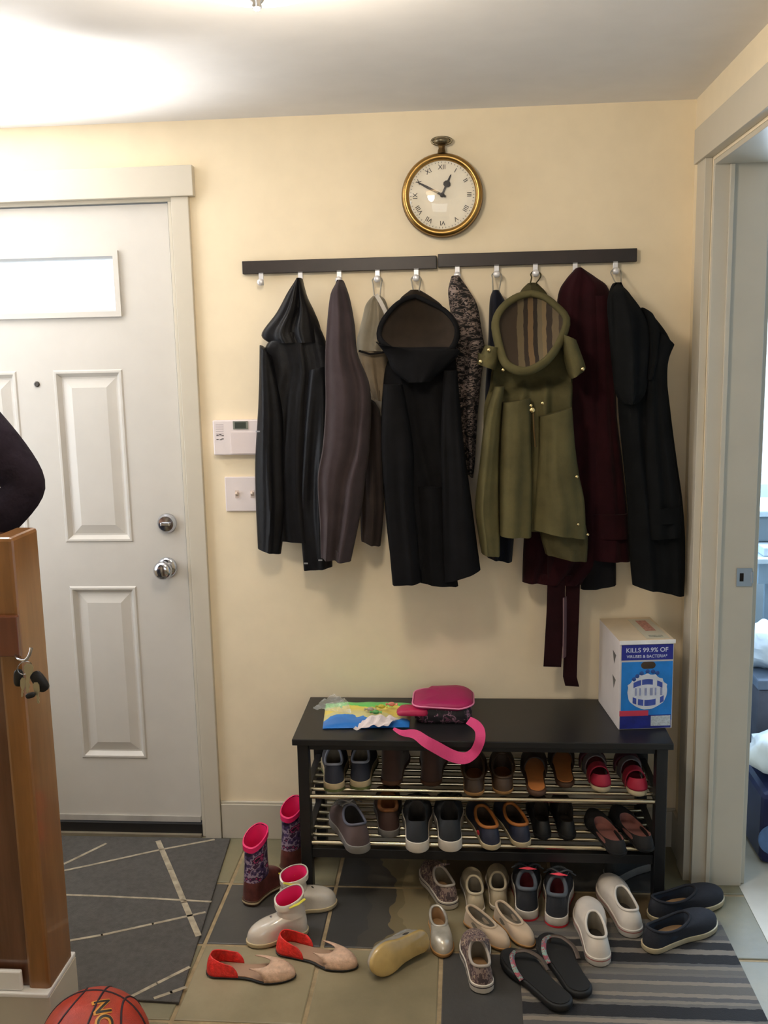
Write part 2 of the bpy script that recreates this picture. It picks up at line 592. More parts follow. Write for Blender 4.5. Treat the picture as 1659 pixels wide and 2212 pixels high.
for r in panels:
    m = MB()
    m.loft([ring(r, 0, DF), ring(r, .004, DF - .004), ring(r, .010, DF - .004), ring(r, .022, DF + .010), ring(r, .027, DF + .010),
            ring(r, .056, DF + .001)], 0, True, False, True, False)
    obj('raised_panel', m, door_paint, door)
lr = (LX0 - .012, LX1, rowW[0] - .004, rowW[1] + .004)
m = MB()
m.loft([ring(lr, 0, DF), ring(lr, 0, DF - .012), ring(lr, .016, DF - .012), ring(lr, .022, DF + .006), ring(lr, .022, DF + .04)], 0, True, False, False, False)
obj('window_frame', m, door_paint, door)
obj('window_pane', MB().box((lr[0] + .02, DF + .018, lr[2] + .02), (lr[1] - .02, DF + .022, lr[3] - .02)),
    mat_pane('door_pane'), door)
nickel = mat('chrome', (205, 208, 216), 0.16, 1.0, var=0.02)
RX = Matrix.Rotation(PI / 2, 4, 'X')
for nm, px, py, prof in (('deadbolt', 358, 1132, [(.031, 0), (.031, .006), (.029, .012), (.024, .016), (.024, .019), (.008, .021)]),
                         ('door_knob', 358, 1228, [(.033, 0), (.033, .006), (.026, .011), (.013, .014), (.012, .028), (.022, .034), (.029, .044), (.030, .054), (.026, .062), (.016, .066), (.004, .067)])):
    P = at(px, py, y=DF - .02)
    k = obj(nm, MB().lathe(prof, Matrix.Translation((P.x, DF - .0003, P.z)) @ RX), nickel, door)
    if nm == 'deadbolt':
        obj('thumb_turn', MB().box((P.x - .015, DF - .032, P.z - .006), (P.x + .015, DF - .021, P.z + .006)), nickel, k, bevel=.003)
P = at(80, 830, y=DF)
obj('peephole', MB().lathe([(.009, 0), (.009, .003), (.006, .004), (.005, .002)], Matrix.Translation((P.x, DF - .0003, P.z)) @ RX), mat('peephole_metal', (96, 92, 88), 0.3, .9), door)
obj('door_sweep', MB().box((SX0 + .002, DF - .006, .046), (SX1 - .002, DF - .0005, .066)), mat('sweep_aluminium', (196, 192, 186), .4, .3), door)
obj('threshold', MB().box((DX0 + .013, -.006, .0), (DX1 - .013, .1, .044)), mat('threshold_black', (24, 22, 22), .5), door)
obj('kick_sill', MB().box((DX0 + .013, -.02, 0), (DX1 - .013, -.0065, .012)), mat('sill_metal', (150, 140, 122), .5, .5), door)

# ---- the next room through the doorway
struct('floor_next_room', MB().box((XR2 - .0, YF, -.1), (3.0, 1.5, -.001)), mat('vinyl_floor', (196, 188, 172), .5, var=.05, vscale=5))
mb = MB()
NX0, NX1, NZ0, NZ1 = 1.18, 2.3, .99, 2.1
mb.box((XR2, 1.3, 0), (NX0, 1.42, ZC)).box((NX1, 1.3, 0), (3.0, 1.42, ZC)).box((NX0, 1.3, 0), (NX1, 1.42, NZ0)).box((NX0, 1.3, NZ1), (NX1, 1.42, ZC))
struct('wall_next_room', mb, pale_blue)
struct('wall_beyond', MB().box((3.0, YF, 0), (3.1, 1.5, ZC)), pale_blue)
struct('wall_side', MB().box((XR2 - .05, .1205, 0), (XR2 - .001, 1.3, ZC)), pale_blue)
window(3, 'y', 1.36, NX0, NX1, NZ0, NZ1, [(NX0 + NX1) / 2], [])
struct('wall_end', MB().box((XR2, YF - .12, 0), (3.1, YF - .001, ZC)), pale_blue)

# ------------------------------------------------------------------ ceiling lamp
lx, ly = -0.340, -1.262
lampo = thing('ceiling_lamp', 'round warm glass ceiling lamp with a small metal finial', 'ceiling lamp', (lx, ly, ZC))
T = Matrix.Translation((lx, ly, 0))
obj('canopy', MB().lathe([(.06, ZC - .0005), (.065, ZC - .012), (.05, ZC - .02)], T), nickel, lampo)
obj('glass_bowl', MB().lathe([(.165, ZC - .022), (.168, ZC - .03), (.150, ZC - .056), (.110, ZC - .078), (.055, ZC - .091), (.008, ZC - .094), (.008, ZC - .091), (.052, ZC - .088), (.106, ZC - .074), (.145, ZC - .053), (.160, ZC - .03), (.160, ZC - .022)], T, 40, cap0=False, cap1=False),
    mat('lamp_glass', (255, 236, 205), .4, var=0, emit=((255, 226, 180), 7.0)), lampo)
obj('finial', MB().lathe([(.004, ZC - .09), (.012, ZC - .096), (.013, ZC - .102), (.008, ZC - .107), (.009, ZC - .112), (.004, ZC - .118)], T, 16), nickel, lampo)
lamp('ceiling_bulb', 'POINT', (lx, ly, ZC - .13), None, 27, (1.0, 0.88, 0.72), shadow_soft_size=0.10)

# ------------------------------------------------------------------ wall clock
cc = at(955, 421, y=-.04)
clk = thing('wall_clock', 'round brass wall clock shaped like a pocket watch above the coat rail', 'clock', (cc.x, -.001, cc.z - .13))
brass = mat('aged_brass', (158, 126, 74), .30, 1.0, var=.12)
brass_dark = mat('dark_brass', (92, 72, 44), .40, .9, var=.12)
MC = Matrix.Translation((cc.x, 0, cc.z)) @ RX
R0 = .1185
obj('case', MB().lathe([(R0 - .02, .001), (R0, .006), (R0 + .001, .02), (R0 - .003, .03)], MC, 56), brass_dark, clk)
obj('bezel', MB().lathe([(R0 - .003, .028), (R0 - .001, .036), (R0 - .006, .045), (R0 - .014, .047), (R0 - .020, .042), (R0 - .022, .035)], MC, 56, cap0=False, cap1=False), brass, clk)
dial = obj('dial', MB().lathe([(R0 - .0215, .033), (.001, .034)], MC, 48), mat('dial_paper', (246, 238, 220), .6, var=.03), clk)
black_ink = mat('black_ink', (44, 42, 44), .6, var=.1)
num = MB()
for k, s in enumerate(['XII', 'I', 'II', 'III', 'IIII', 'V', 'VI', 'VII', 'VIII', 'IX', 'X', 'XI']):
    a = -k * PI / 6
    text_mb(s, .019, MC @ Matrix.Translation((0, 0, .0346)) @ Matrix.Rotation(a, 4, 'Z') @ Matrix.Translation((0, .078, 0)), 0, 0, num)
obj('numerals', num, black_ink, dial)
tk = MB()
for k in range(60):
    a = k * PI / 30
    M_ = MC @ Matrix.Rotation(a, 4, 'Z')
    w = .0006
    tk.poly([M_ @ Vector(p) for p in ((-w, .0895, .0346), (w, .0895, .0346), (w, .0935, .0346), (-w, .0935, .0346))])
obj('minute_marks', tk, black_ink, dial)


def hand(name, ang, outline):
    M_ = MC @ Matrix.Rotation(-ang, 4, 'Z')
    m = MB()
    top = [M_ @ Vector((x, y, .0385 if name == 'hour_hand' else .0405)) for x, y in outline]
    bot = [M_ @ Vector((x, y, .0375 if name == 'hour_hand' else .0395)) for x, y in outline]
    m.loft([bot, top], 0, True, False, False, False)
    m.poly(top); m.poly(bot)
    obj(name, m, black_ink, clk)


hand('hour_hand', math.radians(25), [(-.003, -.006), (.003, -.006), (.003, .024), (.009, .028), (.011, .034), (.008, .040), (.003, .043), (.002, .058), (0, .064), (-.002, .058), (-.003, .043), (-.008, .040), (-.011, .034), (-.009, .028), (-.003, .024)])
hand('minute_hand', math.radians(-62), [(-.003, -.012), (.003, -.012), (.0035, .05), (.002, .075), (0, .086), (-.002, .075), (-.0035, .05)])
obj('hand_pin', MB().lathe([(.0065, .037), (.0065, .043), (.003, .0445)], MC, 16), black_ink, clk)
gl = MB()
gl.lathe([(R0 - .021, .043), (R0 - .03, .0495), (.055, .0585), (.03, .061), (.004, .062)], MC, 48, cap0=False)
clear = mat_pane('clear_glass', gloss=.05, reach=.12)
obj('crystal', gl, clear, clk)
stem = MB()
stem.lathe([(.012, .118), (.011, .126), (.009, .132), (.010, .138), (.013, .141)], Matrix.Translation((cc.x, -.027, cc.z)), 16)
obj('stem', stem, brass_dark, clk)
pewter = mat('worn_pewter', (132, 122, 100), .35, .9, var=.2, vscale=60)
crown = MB()
crown.lathe([(.009, .141), (.018, .143), (.024, .149), (.024, .154), (.016, .160), (.008, .163)], Matrix.Translation((cc.x, -.027, cc.z)), 18)
obj('crown', crown, pewter, clk)
bow = MB()
bow.tube([(cc.x + .029 * math.cos(a), -.027, cc.z + .152 + .011 * math.sin(a)) for a in [2 * PI * k / 20 for k in range(20)]], .0032, 8, 0, True)
obj('bow', bow, pewter, clk)

# ------------------------------------------------------------------ alarm keypad and light switch
plastic = mat('pinkish_white_plastic', (232, 222, 222), .4, var=.01)
a, b = at(459, 908, y=-.02), at(585, 982, y=-.02)
kp = thing('alarm_keypad', 'white plastic alarm keypad with a small grey screen beside the jackets', 'keypad', ((a.x + b.x) / 2, -.001, b.z))
obj('housing', MB().box((a.x, -.024, b.z), (b.x, -.0005, a.z)), plastic, kp, bevel=.004)
sx = at(497, 912, y=-.02).x
obj('door_flap', MB().box((sx, -.0265, b.z + .004), (b.x - .002, -.0242, b.z + .072)), mat('flap_plastic', (226, 214, 214), .35, var=.01), kp, bevel=.002)
p1, p2 = at(503, 910, y=-.025), at(536, 927, y=-.025)
scr = obj('screen_bezel', MB().box((p1.x, -.0262, p2.z), (p2.x, -.0242, p1.z)), mat('screen_grey', (120, 124, 116), .3), kp)
obj('screen', MB().box((p1.x + .006, -.0268, p2.z + .003), (p2.x - .006, -.0263, p1.z - .003)), mat('screen_dark', (60, 68, 62), .2), scr)
gr = MB()
for k in range(6):
    gr.box((a.x + .010, -.0246, a.z - .012 - k * .007), (a.x + .034, -.0242, a.z - .0145 - k * .007))
obj('speaker_grille', gr, mat('grille_shade', (205, 194, 196), .5), kp)
mk = MB()
for px, py in ((470, 940), (476, 939), (481, 941), (470, 949), (477, 950), (481, 948)):
    P = at(px, py, y=-.024)
    mk.box((P.x - .0035, -.0246, P.z - .0012), (P.x + .0035, -.0242, P.z + .0012))
obj('key_legends', mk, black_ink, kp)
a, b = at(485, 1030, y=-.005), at(575, 1104, y=-.005)
swp = thing('light_switch', 'white double toggle light switch plate under the keypad', 'light switch', ((a.x + b.x) / 2, -.001, b.z))
obj('plate', MB().box((a.x, -.008, b.z), (b.x, -.0005, a.z)), plastic, swp, bevel=.003)
zc = (a.z + b.z) / 2
for px in (512, 545):
    q = at(px, 1066, y=-.008)
    s_ = obj('switch_slot', MB().box((q.x - .006, -.0088, zc - .012), (q.x + .006, -.0078, zc + .012)), mat('slot_shade', (206, 190, 182), .5), swp)
    tg = MB().loft([[(q.x - .004, -.0085, zc - .006), (q.x + .004, -.0085, zc - .006), (q.x + .004, -.0085, zc + .006), (q.x - .004, -.0085, zc + .006)],
                    [(q.x - .003, -.020, zc + .002), (q.x + .003, -.020, zc + .002), (q.x + .003, -.018, zc + .009), (q.x - .003, -.018, zc + .009)]], 0, True, True, True, False)
    obj('toggle', tg, mat('toggle_ivory', (224, 206, 190), .35, var=.02), s_)

# ------------------------------------------------------------------ coat rails
rail_mat = mat('black_brown_wood', (40, 32, 30), .42, var=.12, vscale=20)
hook_mat = mat('brushed_hook', (222, 222, 226), .34, .35, var=.03)
HOOKX = [[563, 648, 732, 815, 899], [988, 1073, 1157, 1243, 1330]]
HOOK = {}
for n, (x0, x1, zt, lab) in enumerate(((523, 944, 1.8705, 'black wooden coat rail with the empty left hook, nearest the front door'),
                                       (946, 1377, 1.8745, 'black wooden coat rail under the clock, nearest the right corner'))):
    pa, pb = at(x0, 570, y=-.02), at(x1, 560, y=-.02)
    rl = thing('coat_rail', lab, 'coat rack', ((pa.x + pb.x) / 2, -.001, zt - .038), group='coat rails end to end')
    obj('rail_board', MB().box((pa.x, -.022, zt - .038), (pb.x - .0015, -.0005, zt)), rail_mat, rl, bevel=.0015)
    for k, hx in enumerate(HOOKX[n]):
        P = at(hx, 600, y=-.03)
        hk = MB()
        hk.box((P.x - .007, -.0225, zt - .0375), (P.x + .007, -.0195, zt - .036))
        hk.box((P.x - .007, -.0226, zt - .072), (P.x + .007, -.0186, zt - .0385))
        h = obj('hook', hk, hook_mat, rl, bevel=.0008)
        zk = zt - .064
        obj('hook_knob', MB().lathe([(.0045, .018), (.0045, .030), (.009, .032), (.0105, .036), (.009, .040), (.003, .0415)], Matrix.Translation((P.x, 0, zk)) @ RX, 16), hook_mat, h)
        HOOK[hx] = Vector((P.x, -.034, zk))

# ------------------------------------------------------------------ coats
BACK = (-.0125, -.100)
FRONT = (-.106, -.215)


def drape(mb, rows, layer, folds=(3, .35), seed=0, nu=30, nz=44, mi=0, dy=None, full=.42, hollow=True, capt=True, ramp0=.12, clamp=False, behind=None):
    """A hanging length of cloth: rows of (xl, yl, xr, yr) photo pixels, top to bottom; layer = (back y, front y)."""
    yb, yf = layer
    ym = (yb + yf) / 2; hd = abs(yf - yb) / 2
    pts = []
    for (a0, b0, a1, b1) in rows:
        A, B = at(a0, b0, y=ym), at(a1, b1, y=ym)
        pts.append((A.x, A.z, B.x, B.z))
    smp = catmull(pts, nz + 1)
    r = random.Random(seed)
    comps = [(folds[0] * r.uniform(.75, 1.3), r.uniform(0, 6.3), r.uniform(-1.0, 1.0), 1.0),
             (folds[0] * 2.1 * r.uniform(.8, 1.2), r.uniform(0, 6.3), r.uniform(-1.6, 1.6), .38)]
    loops = []
    for j, (xa, za, xb, zb) in enumerate(smp):
        v = j / nz
        sh = 0.0
        if dy:
            sh = interp(dy, v)
        amp = folds[1] * max(0, min(1, (v - ramp0 * .3) / .5)) ** .7
        fr, bk = [], []
        for i in range(nu + 1):
            u = i / nu
            x = xa + (xb - xa) * u; z = za + (zb - za) * u
            pr = max(0.0, 4 * u * (1 - u)) ** full
            f = 0
            uw = u + .16 * mnoise.noise(Vector((u * 2.2, v * 1.6, seed * 1.7)))
            for n_, ph, d_, a_ in comps:
                f += a_ * math.sin(2 * PI * n_ * uw * .8 + ph + d_ * v * 2.2 + .5 * math.sin(3 * v + ph))
            f += .55 * mnoise.noise(Vector((x * 16, z * 6, seed * 3.1)))
            g = 1 - amp * (0.5 + 0.42 * f)
            g = max(.12, min(1.0, g))
            yy = ym - hd * pr * g + sh
            if clamp:
                yy = min(yy, yb - .004)
            fr.append(Vector((x, yy, z)))
            yk = ym + hd * pr + min(.3 * sh, .004)
            if behind:
                yk = min(yk, interp(behind, v))
                fr[-1].y = min(fr[-1].y, yk - .002)
            bk.append(Vector((x, yk, z)))
        loops.append(fr + bk[-2:0:-1])
    if hollow:
        last = loops[-1]
        c = sum(last, Vector()) / len(last)
        inn = [c + (p - c) * .90 for p in last]
        inn = [Vector((p.x, p.y, q.z + .0015)) for p, q in zip(inn, last)]
        up = [Vector((p.x, p.y, p.z + .03)) for p in inn]
        loops += [inn, up]
        mb.loft(loops, mi, True, capt, True)
    else:
        mb.loft(loops, mi, True, capt, True)
    return mb


def seam(pts, y, r=.002, off=.0):
    return [at(px, py, y=y) for px, py in pts]


def coat(name, label, hook, zbot, group='coats hanging on the rails'):
    h = HOOK[hook]
    P = at(hook, zbot, y=-.1)
    return thing(name, label, 'coat', (h.x, -.1, P.z), group=group)


def cloth(name, col, rough=.8, var=.1, sheen=.03, bump=(220, .25), vscale=14):
    return mat(name, col, rough, var=var, sheen=sheen, bump=bump, vscale=vscale, spec=.12)


def loop_to_hook(parent, hook, px, py, y, m, r=.0022):
    """thin hanger loop from the coat's neck over the hook's peg."""
    h = HOOK[hook]
    top = Vector((h.x, -.0272, h.z + .0086))
    a = at(px - 6, py, y=y); b = at(px + 6, py, y=y)
    mid1 = Vector((h.x - .0135, -.030, h.z - .001)); mid2 = Vector((h.x + .0135, -.030, h.z - .001))
    q1, q2 = mid1 + Vector((.001, -.012, -.012)), mid2 + Vector((-.001, -.012, -.012))
    pts = catmull([tuple(a), tuple(q1), tuple(mid1), tuple(top), tuple(mid2), tuple(q2), tuple(b)], 30)
    obj('hanger_loop', MB().tube(pts, r, 6), m, parent)


# 1 black leather jacket
leather = mat('black_leather', (15, 15, 18), .42, var=.2, vscale=20, bump=(50, .3, .004), spec=.22)
c = coat('leather_jacket', 'black leather jacket with turned collar hanging leftmost, nearest the keypad', 648, 1230)
m = MB()
drape(m, [(640, 668, 668, 668), (610, 705, 690, 705), (572, 752, 706, 745), (576, 800, 714, 800), (563, 855, 716, 855), (555, 945, 716, 945), (553, 1050, 716, 1050), (556, 1120, 716, 1120), (560, 1166, 716, 1172)], (-.030, -.088), (3.4, .45), 3)
obj('body', m, leather, c)
m = MB()
drape(m, [(643, 602, 653, 602), (622, 632, 664, 640), (597, 676, 679, 672), (565, 722, 692, 706), (584, 742, 694, 740)], (BACK[0], BACK[1] - .002), (2.6, .4), 5, nz=22, behind=[(0, -.047), (.4, -.047), (.6, -.01), (1, -.01)])
obj('collar', m, leather, c)
m = MB()
drape(m, [(562, 745, 590, 770), (558, 870, 612, 880), (551, 1000, 616, 1000), (553, 1100, 618, 1100), (557, 1184, 607, 1196)], (-.03, -.103), (1.6, .4), 9, nu=18, nz=30)
obj('sleeve', m, leather, c)
m = MB()
drape(m, [(668, 800, 712, 790), (655, 950, 716, 950), (648, 1100, 718, 1100), (656, 1231, 718, 1224)], (-.02, -.103), (1.8, .5), 12, nu=18, nz=30)
obj('sleeve', m, leather, c)
stud = mat('gold_stud', (224, 204, 150), .25, 1.0)
sil = mat('silver_zip', (190, 192, 200), .3, .9)
m = MB()
for px, py in ((557, 932), (661, 1217), (692, 1210)):
    P = at(px, py, y=-.104)
    m.box((P.x - .006, -.106, P.z - .0022), (P.x + .006, -.102, P.z + .0022))
obj('zip_pull', m, sil, c)

# 2 taupe fleece jacket
taupe = cloth('taupe_fleece', (60, 52, 55), .95, .1, .05)
c = coat('taupe_jacket', 'grey-brown fleece jacket between the leather jacket and the pale grey jacket', 732, 1212)
m = MB()
drape(m, [(725, 603, 736, 603), (712, 640, 752, 636), (706, 702, 766, 702), (702, 780, 773, 765), (703, 876, 800, 840), (697, 965, 799, 960), (686, 1035, 790, 1030), (691, 1130, 781, 1100), (693, 1204, 758, 1212)], FRONT, (2.4, .6), 17, dy=[(0, .07), (.12, .02), (.3, 0), (1, 0)])
obj('sleeve', m, taupe, c)
m = MB()
drape(m, [(775, 850, 812, 872), (772, 930, 824, 905), (776, 1020, 827, 1020), (778, 1100, 829, 1100), (780, 1166, 822, 1179)], (BACK[0], BACK[1] - .002), (1.8, .4), 19, nu=16, nz=26)
obj('body', m, cloth('taupe_brown', (58, 50, 48), .92), c)

# 3 pale grey thin jacket
grey = cloth('pale_grey_nylon', (142, 134, 118), .6, .06, .1)
c = coat('grey_jacket', 'pale grey thin jacket mostly hidden behind the black hooded coat', 815, 860)
m = MB()
drape(m, [(806, 640, 824, 640), (790, 658, 834, 652), (782, 690, 842, 690), (771, 735, 842, 735), (772, 756, 842, 760)], BACK, (2.5, .4), 23, nu=20, nz=26)
obj('hood', m, grey, c)
m = MB()
drape(m, [(773, 757, 842, 761), (777, 785, 842, 785), (790, 820, 838, 820), (808, 862, 834, 868)], (BACK[0], BACK[1] + .01), (2.5, .4), 24, nu=20, nz=22)
obj('body', m, cloth('grey_brown_nylon', (126, 112, 92), .6), c)
m = MB()
pts = [at(812, 636, y=-.098), at(822, 652, y=-.101), at(832, 672, y=-.103), at(838, 690, y=-.1025)]
m.tube(pts, .006, 6, 0, flat=.25, nrm=(0, 1, 0))
obj('white_tape', m, mat('white_tape', (200, 196, 190), .7), c)
m = MB()
m.tube([at(776, 758, y=-.092), at(800, 765, y=-.102), at(838, 760, y=-.098)], .0035, 6)
obj('hood_seam', m, cloth('dark_seam', (30, 28, 28)), c)
loop_to_hook(c, 815, 815, 640, -.06, mat('grey_tape', (150, 146, 136), .7))

# 4 black hooded coat
blackwool = cloth('black_wool', (18, 18, 20), .9, .18, .0)
charcoal = cloth('charcoal_lining', (46, 39, 33), .9, .15, .05)
c = coat('hooded_coat', 'long black coat with a brown-lined hood on the fifth hook', 899, 1264)
m = MB()
drape(m, [(862, 745, 960, 745), (836, 780, 985, 780), (826, 850, 985, 845), (823, 930, 988, 920), (826, 1020, 1003, 1010), (832, 1100, 1018, 1100), (840, 1180, 1026, 1175), (850, 1240, 985, 1240)], (-.106, -.190), (3.6, .55), 31, dy=[(0, .07), (.10, .05), (.2, 0), (1, 0)], clamp=True)
obj('body', m, blackwool, c)
m = MB()
drape(m, [(828, 830, 870, 830), (824, 960, 892, 960), (832, 1080, 896, 1080), (848, 1263, 912, 1256)], (-.14, -.226), (1.5, .35), 33, nu=18, nz=30)
obj('sleeve', m, blackwool, c)
m = MB()
drape(m, [(958, 800, 988, 800), (952, 950, 1000, 940), (954, 1080, 1018, 1080), (958, 1258, 1038, 1231)], (-.14, -.226), (1.5, .35), 35, nu=18, nz=30)
obj('sleeve', m, blackwool, c)
m = MB()
drape(m, [(902, 1050, 958, 1050), (904, 1150, 975, 1150), (905, 1256, 990, 1266)], (-.125, -.205), (1.5, .35), 37, nu=18, nz=20)
obj('front_panel', m, blackwool, c)


def hood(parent, ring_px, y, depth, rim_r, m_rim, m_in, m_out, back_y, tilt=0.0, rim_flat=.7, mid=None):
    """hanging open hood: rim along ring_px, concave lining, outer skirt back to the coat."""
    n = 44
    ring2 = ring_px + ring_px[:1]
    loop = catmull([(float(a), float(b)) for a, b in ring2], n + 1)[:-1]
    zs_ = [at(px, py, y=y).z for px, py in loop]
    z0, z1 = min(zs_), max(zs_)
    pts = []
    for (px, py), z in zip(loop, zs_):
        yy = y + tilt * (z - z0) / (z1 - z0)
        pts.append(at(px, py, y=yy))
    m = MB().tube(pts, rim_r, 10, 0, True, rim_flat)
    obj('hood_rim', m, m_rim, parent)
    ctr = sum(pts, Vector()) / n
    loops = []
    for k in range(8):
        s = 1 - k / 8
        loops.append([ctr + (p - ctr) * s + Vector((0, depth * (1 - s * s), 0)) for p in pts])
    obj('hood_lining', MB().loft(loops, 0, True, False, True), m_in, parent)
    loops = []
    for k in range(7):
        a = k / 6
        s = 1.0 - .22 * a * a
        loops.append([Vector((ctr.x + (p.x - ctr.x) * s, p.y + (back_y - p.y) * a * (1.0) + .0, ctr.z + (p.z - ctr.z) * s)) for p in pts])
    obj('hood_shell', MB().loft(loops, 0, True, False, True), m_out, parent)


hood(c, [(898, 640), (925, 652), (962, 672), (986, 705), (982, 742), (955, 772), (910, 780), (862, 764), (822, 735), (824, 700), (850, 664), (876, 646)], -.222, .05, .010, blackwool, charcoal, blackwool, -.11, tilt=.08)
m = MB()
drape(m, [(812, 738, 830, 752), (835, 770, 985, 752), (848, 800, 968, 790), (880, 826, 930, 824)], (-.15, -.246), (1.5, .2), 41, nu=24, nz=20, full=.5)
obj('hood_drape', m, blackwool, c)
m = MB()
drape(m, [(886, 627, 908, 627), (866, 643, 934, 643), (858, 662, 956, 662), (856, 690, 960, 690)], (-.03, -.095), (1.5, .2), 43, nu=24, nz=18)
obj('neck', m, charcoal, c)
loop_to_hook(c, 899, 899, 629, -.09, mat('grey_tape', (150, 146, 136), .7))

# 5 speckled knit cardigan
knit = mat_speckle('black_white_knit', [(0, (18, 17, 18)), (.40, (44, 38, 38)), (.47, (118, 104, 98)), (.54, (26, 23, 24)), (.60, (146, 130, 124))], 30, .95, (1, 1, 2.6), 2, .6)
c = coat('knit_cardigan', 'black and white flecked knit cardigan hanging behind the hooded coat', 988, 1032)
m = MB()
drape(m, [(975, 598, 992, 596), (968, 628, 1014, 628), (972, 668, 1031, 660), (980, 716, 1041, 716), (978, 760, 1047, 755), (975, 800, 1042, 798), (980, 869, 1035, 860), (988, 918, 1030, 925), (1000, 975, 1027, 985), (1008, 1020, 1022, 1032)], BACK, (2.6, .5), 47, nu=24, behind=[(0, -.047), (.2, -.047), (.3, -.01), (1, -.01)])
obj('body', m, knit, c)

# 6 navy jacket behind the olive parka
navy = cloth('navy_cloth', (22, 24, 34), .8, .15, .1)
c = coat('navy_jacket', 'dark navy jacket almost hidden behind the olive parka', 1073, 1210)
m = MB()
drape(m, [(1064, 628, 1078, 628), (1058, 647, 1092, 652), (1056, 690, 1108, 690), (1054, 750, 1114, 750), (1048, 850, 1116, 850), (1044, 1000, 1116, 1000), (1046, 1120, 1113, 1120), (1052, 1203, 1106, 1213)], BACK, (2.6, .45), 53, nu=22)
obj('body', m, navy, c)
loop_to_hook(c, 1073, 1071, 632, -.056, mat('grey_tape', (150, 146, 136), .7))

# 7 olive parka
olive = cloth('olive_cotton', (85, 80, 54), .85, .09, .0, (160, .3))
olive_dark = cloth('olive_shadow_cloth', (70, 65, 44), .85, .1, .0)  # darker olive for the hem lining, hood shell, neck and loop
stripe_in = mat_bands('striped_hood_lining', [(0, (58, 46, 34)), (.10, (96, 84, 62)), (.22, (46, 36, 28)), (.30, (104, 84, 58)), (.40, (38, 30, 24)), (.48, (98, 88, 68)), (.56, (112, 96, 70)), (.64, (46, 37, 30)), (.74, (92, 80, 60)), (.86, (56, 46, 34))], 0, -.075, .075, .9, .10, 14)
c = coat('olive_parka', 'olive green hooded parka with gold studs and a striped hood lining', 1157, 1212)
m = MB()
drape(m, [(1100, 700, 1215, 690), (1066, 790, 1243, 775), (1058, 838, 1240, 814), (1046, 878, 1236, 878), (1044, 945, 1242, 961), (1042, 1028, 1254, 1045), (1046, 1095, 1264, 1100), (1058, 1140, 1262, 1150)], (-.106, -.185), (4.2, .8), 61, nu=40, dy=[(0, .085), (.24, .08), (.38, 0), (1, 0)], clamp=True)
obj('body', m, olive, c)
m = MB()
drape(m, [(1068, 835, 1090, 835), (1048, 900, 1082, 905), (1036, 1000, 1078, 1000), (1026, 1095, 1078, 1095), (1034, 1160, 1080, 1160), (1040, 1194, 1080, 1200)], (-.13, -.222), (1.4, .35), 63, nu=18, nz=30)
obj('sleeve', m, olive, c)
m = MB()
drape(m, [(1086, 870, 1146, 860), (1082, 960, 1148, 950), (1080, 1060, 1150, 1060), (1079, 1156, 1148, 1160)], (-.14, -.226), (1.3, .35), 65, nu=18, nz=30)
obj('front_panel', m, olive, c)
m = MB()
drape(m, [(1164, 900, 1236, 880), (1162, 1000, 1246, 1000), (1156, 1080, 1262, 1080), (1152, 1144, 1266, 1164)], (-.14, -.224), (2.2, .45), 67, nu=24, nz=30)
obj('front_panel', m, olive, c)
m = MB()
drape(m, [(1160, 1120, 1262, 1120), (1168, 1160, 1270, 1160), (1178, 1196, 1268, 1213)], (-.115, -.2), (2, .4), 69, nu=22, nz=16)
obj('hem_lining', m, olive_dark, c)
m = MB()
drape(m, [(1048, 745, 1080, 752), (1036, 770, 1078, 780), (1030, 786, 1070, 800)], (-.12, -.224), (1, .2), 71, nu=16, nz=12)
obj('epaulet', m, olive, c)
m = MB()
drape(m, [(1212, 722, 1244, 735), (1215, 760, 1258, 770), (1224, 800, 1265, 797), (1232, 818, 1250, 808)], (-.12, -.224), (1, .2), 73, nu=16, nz=12)
obj('epaulet', m, olive, c)
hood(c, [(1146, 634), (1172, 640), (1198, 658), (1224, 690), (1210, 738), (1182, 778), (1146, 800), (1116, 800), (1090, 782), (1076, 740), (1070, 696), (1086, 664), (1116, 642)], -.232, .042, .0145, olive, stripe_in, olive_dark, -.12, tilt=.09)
m = MB()
drape(m, [(1140, 612, 1160, 612), (1124, 630, 1180, 632), (1119, 656, 1192, 662), (1119, 690, 1192, 690)], (-.03, -.095), (1.5, .25), 75, nu=24, nz=18)
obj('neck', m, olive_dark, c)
m = MB()
for px, py, w in ((1056, 756, .007), (1038, 781, .007), (1087, 799, .006), (1259, 797, .007), (1147, 876, .006), (1172, 871, .006), (1150, 886, .010), (1246, 1030, .006), (1249, 1133, .005), (1270, 1155, .005)):
    P = at(px, py, y=-.228)
    M_ = Matrix.Translation((P.x, -.224, P.z)) @ RX
    m.lathe([(w * .8, 0), (w * .8, .004), (w * .5, .006)], M_, 12)
obj('studs', m, stud, c)
m = MB()
m.tube([at(1152, 888, y=-.222), at(1154, 930, y=-.222), at(1157, 966, y=-.221)], .003, 6)
obj('zipper', m, brass_dark, c)
loop_to_hook(c, 1157, 1151, 613, -.10, olive_dark)

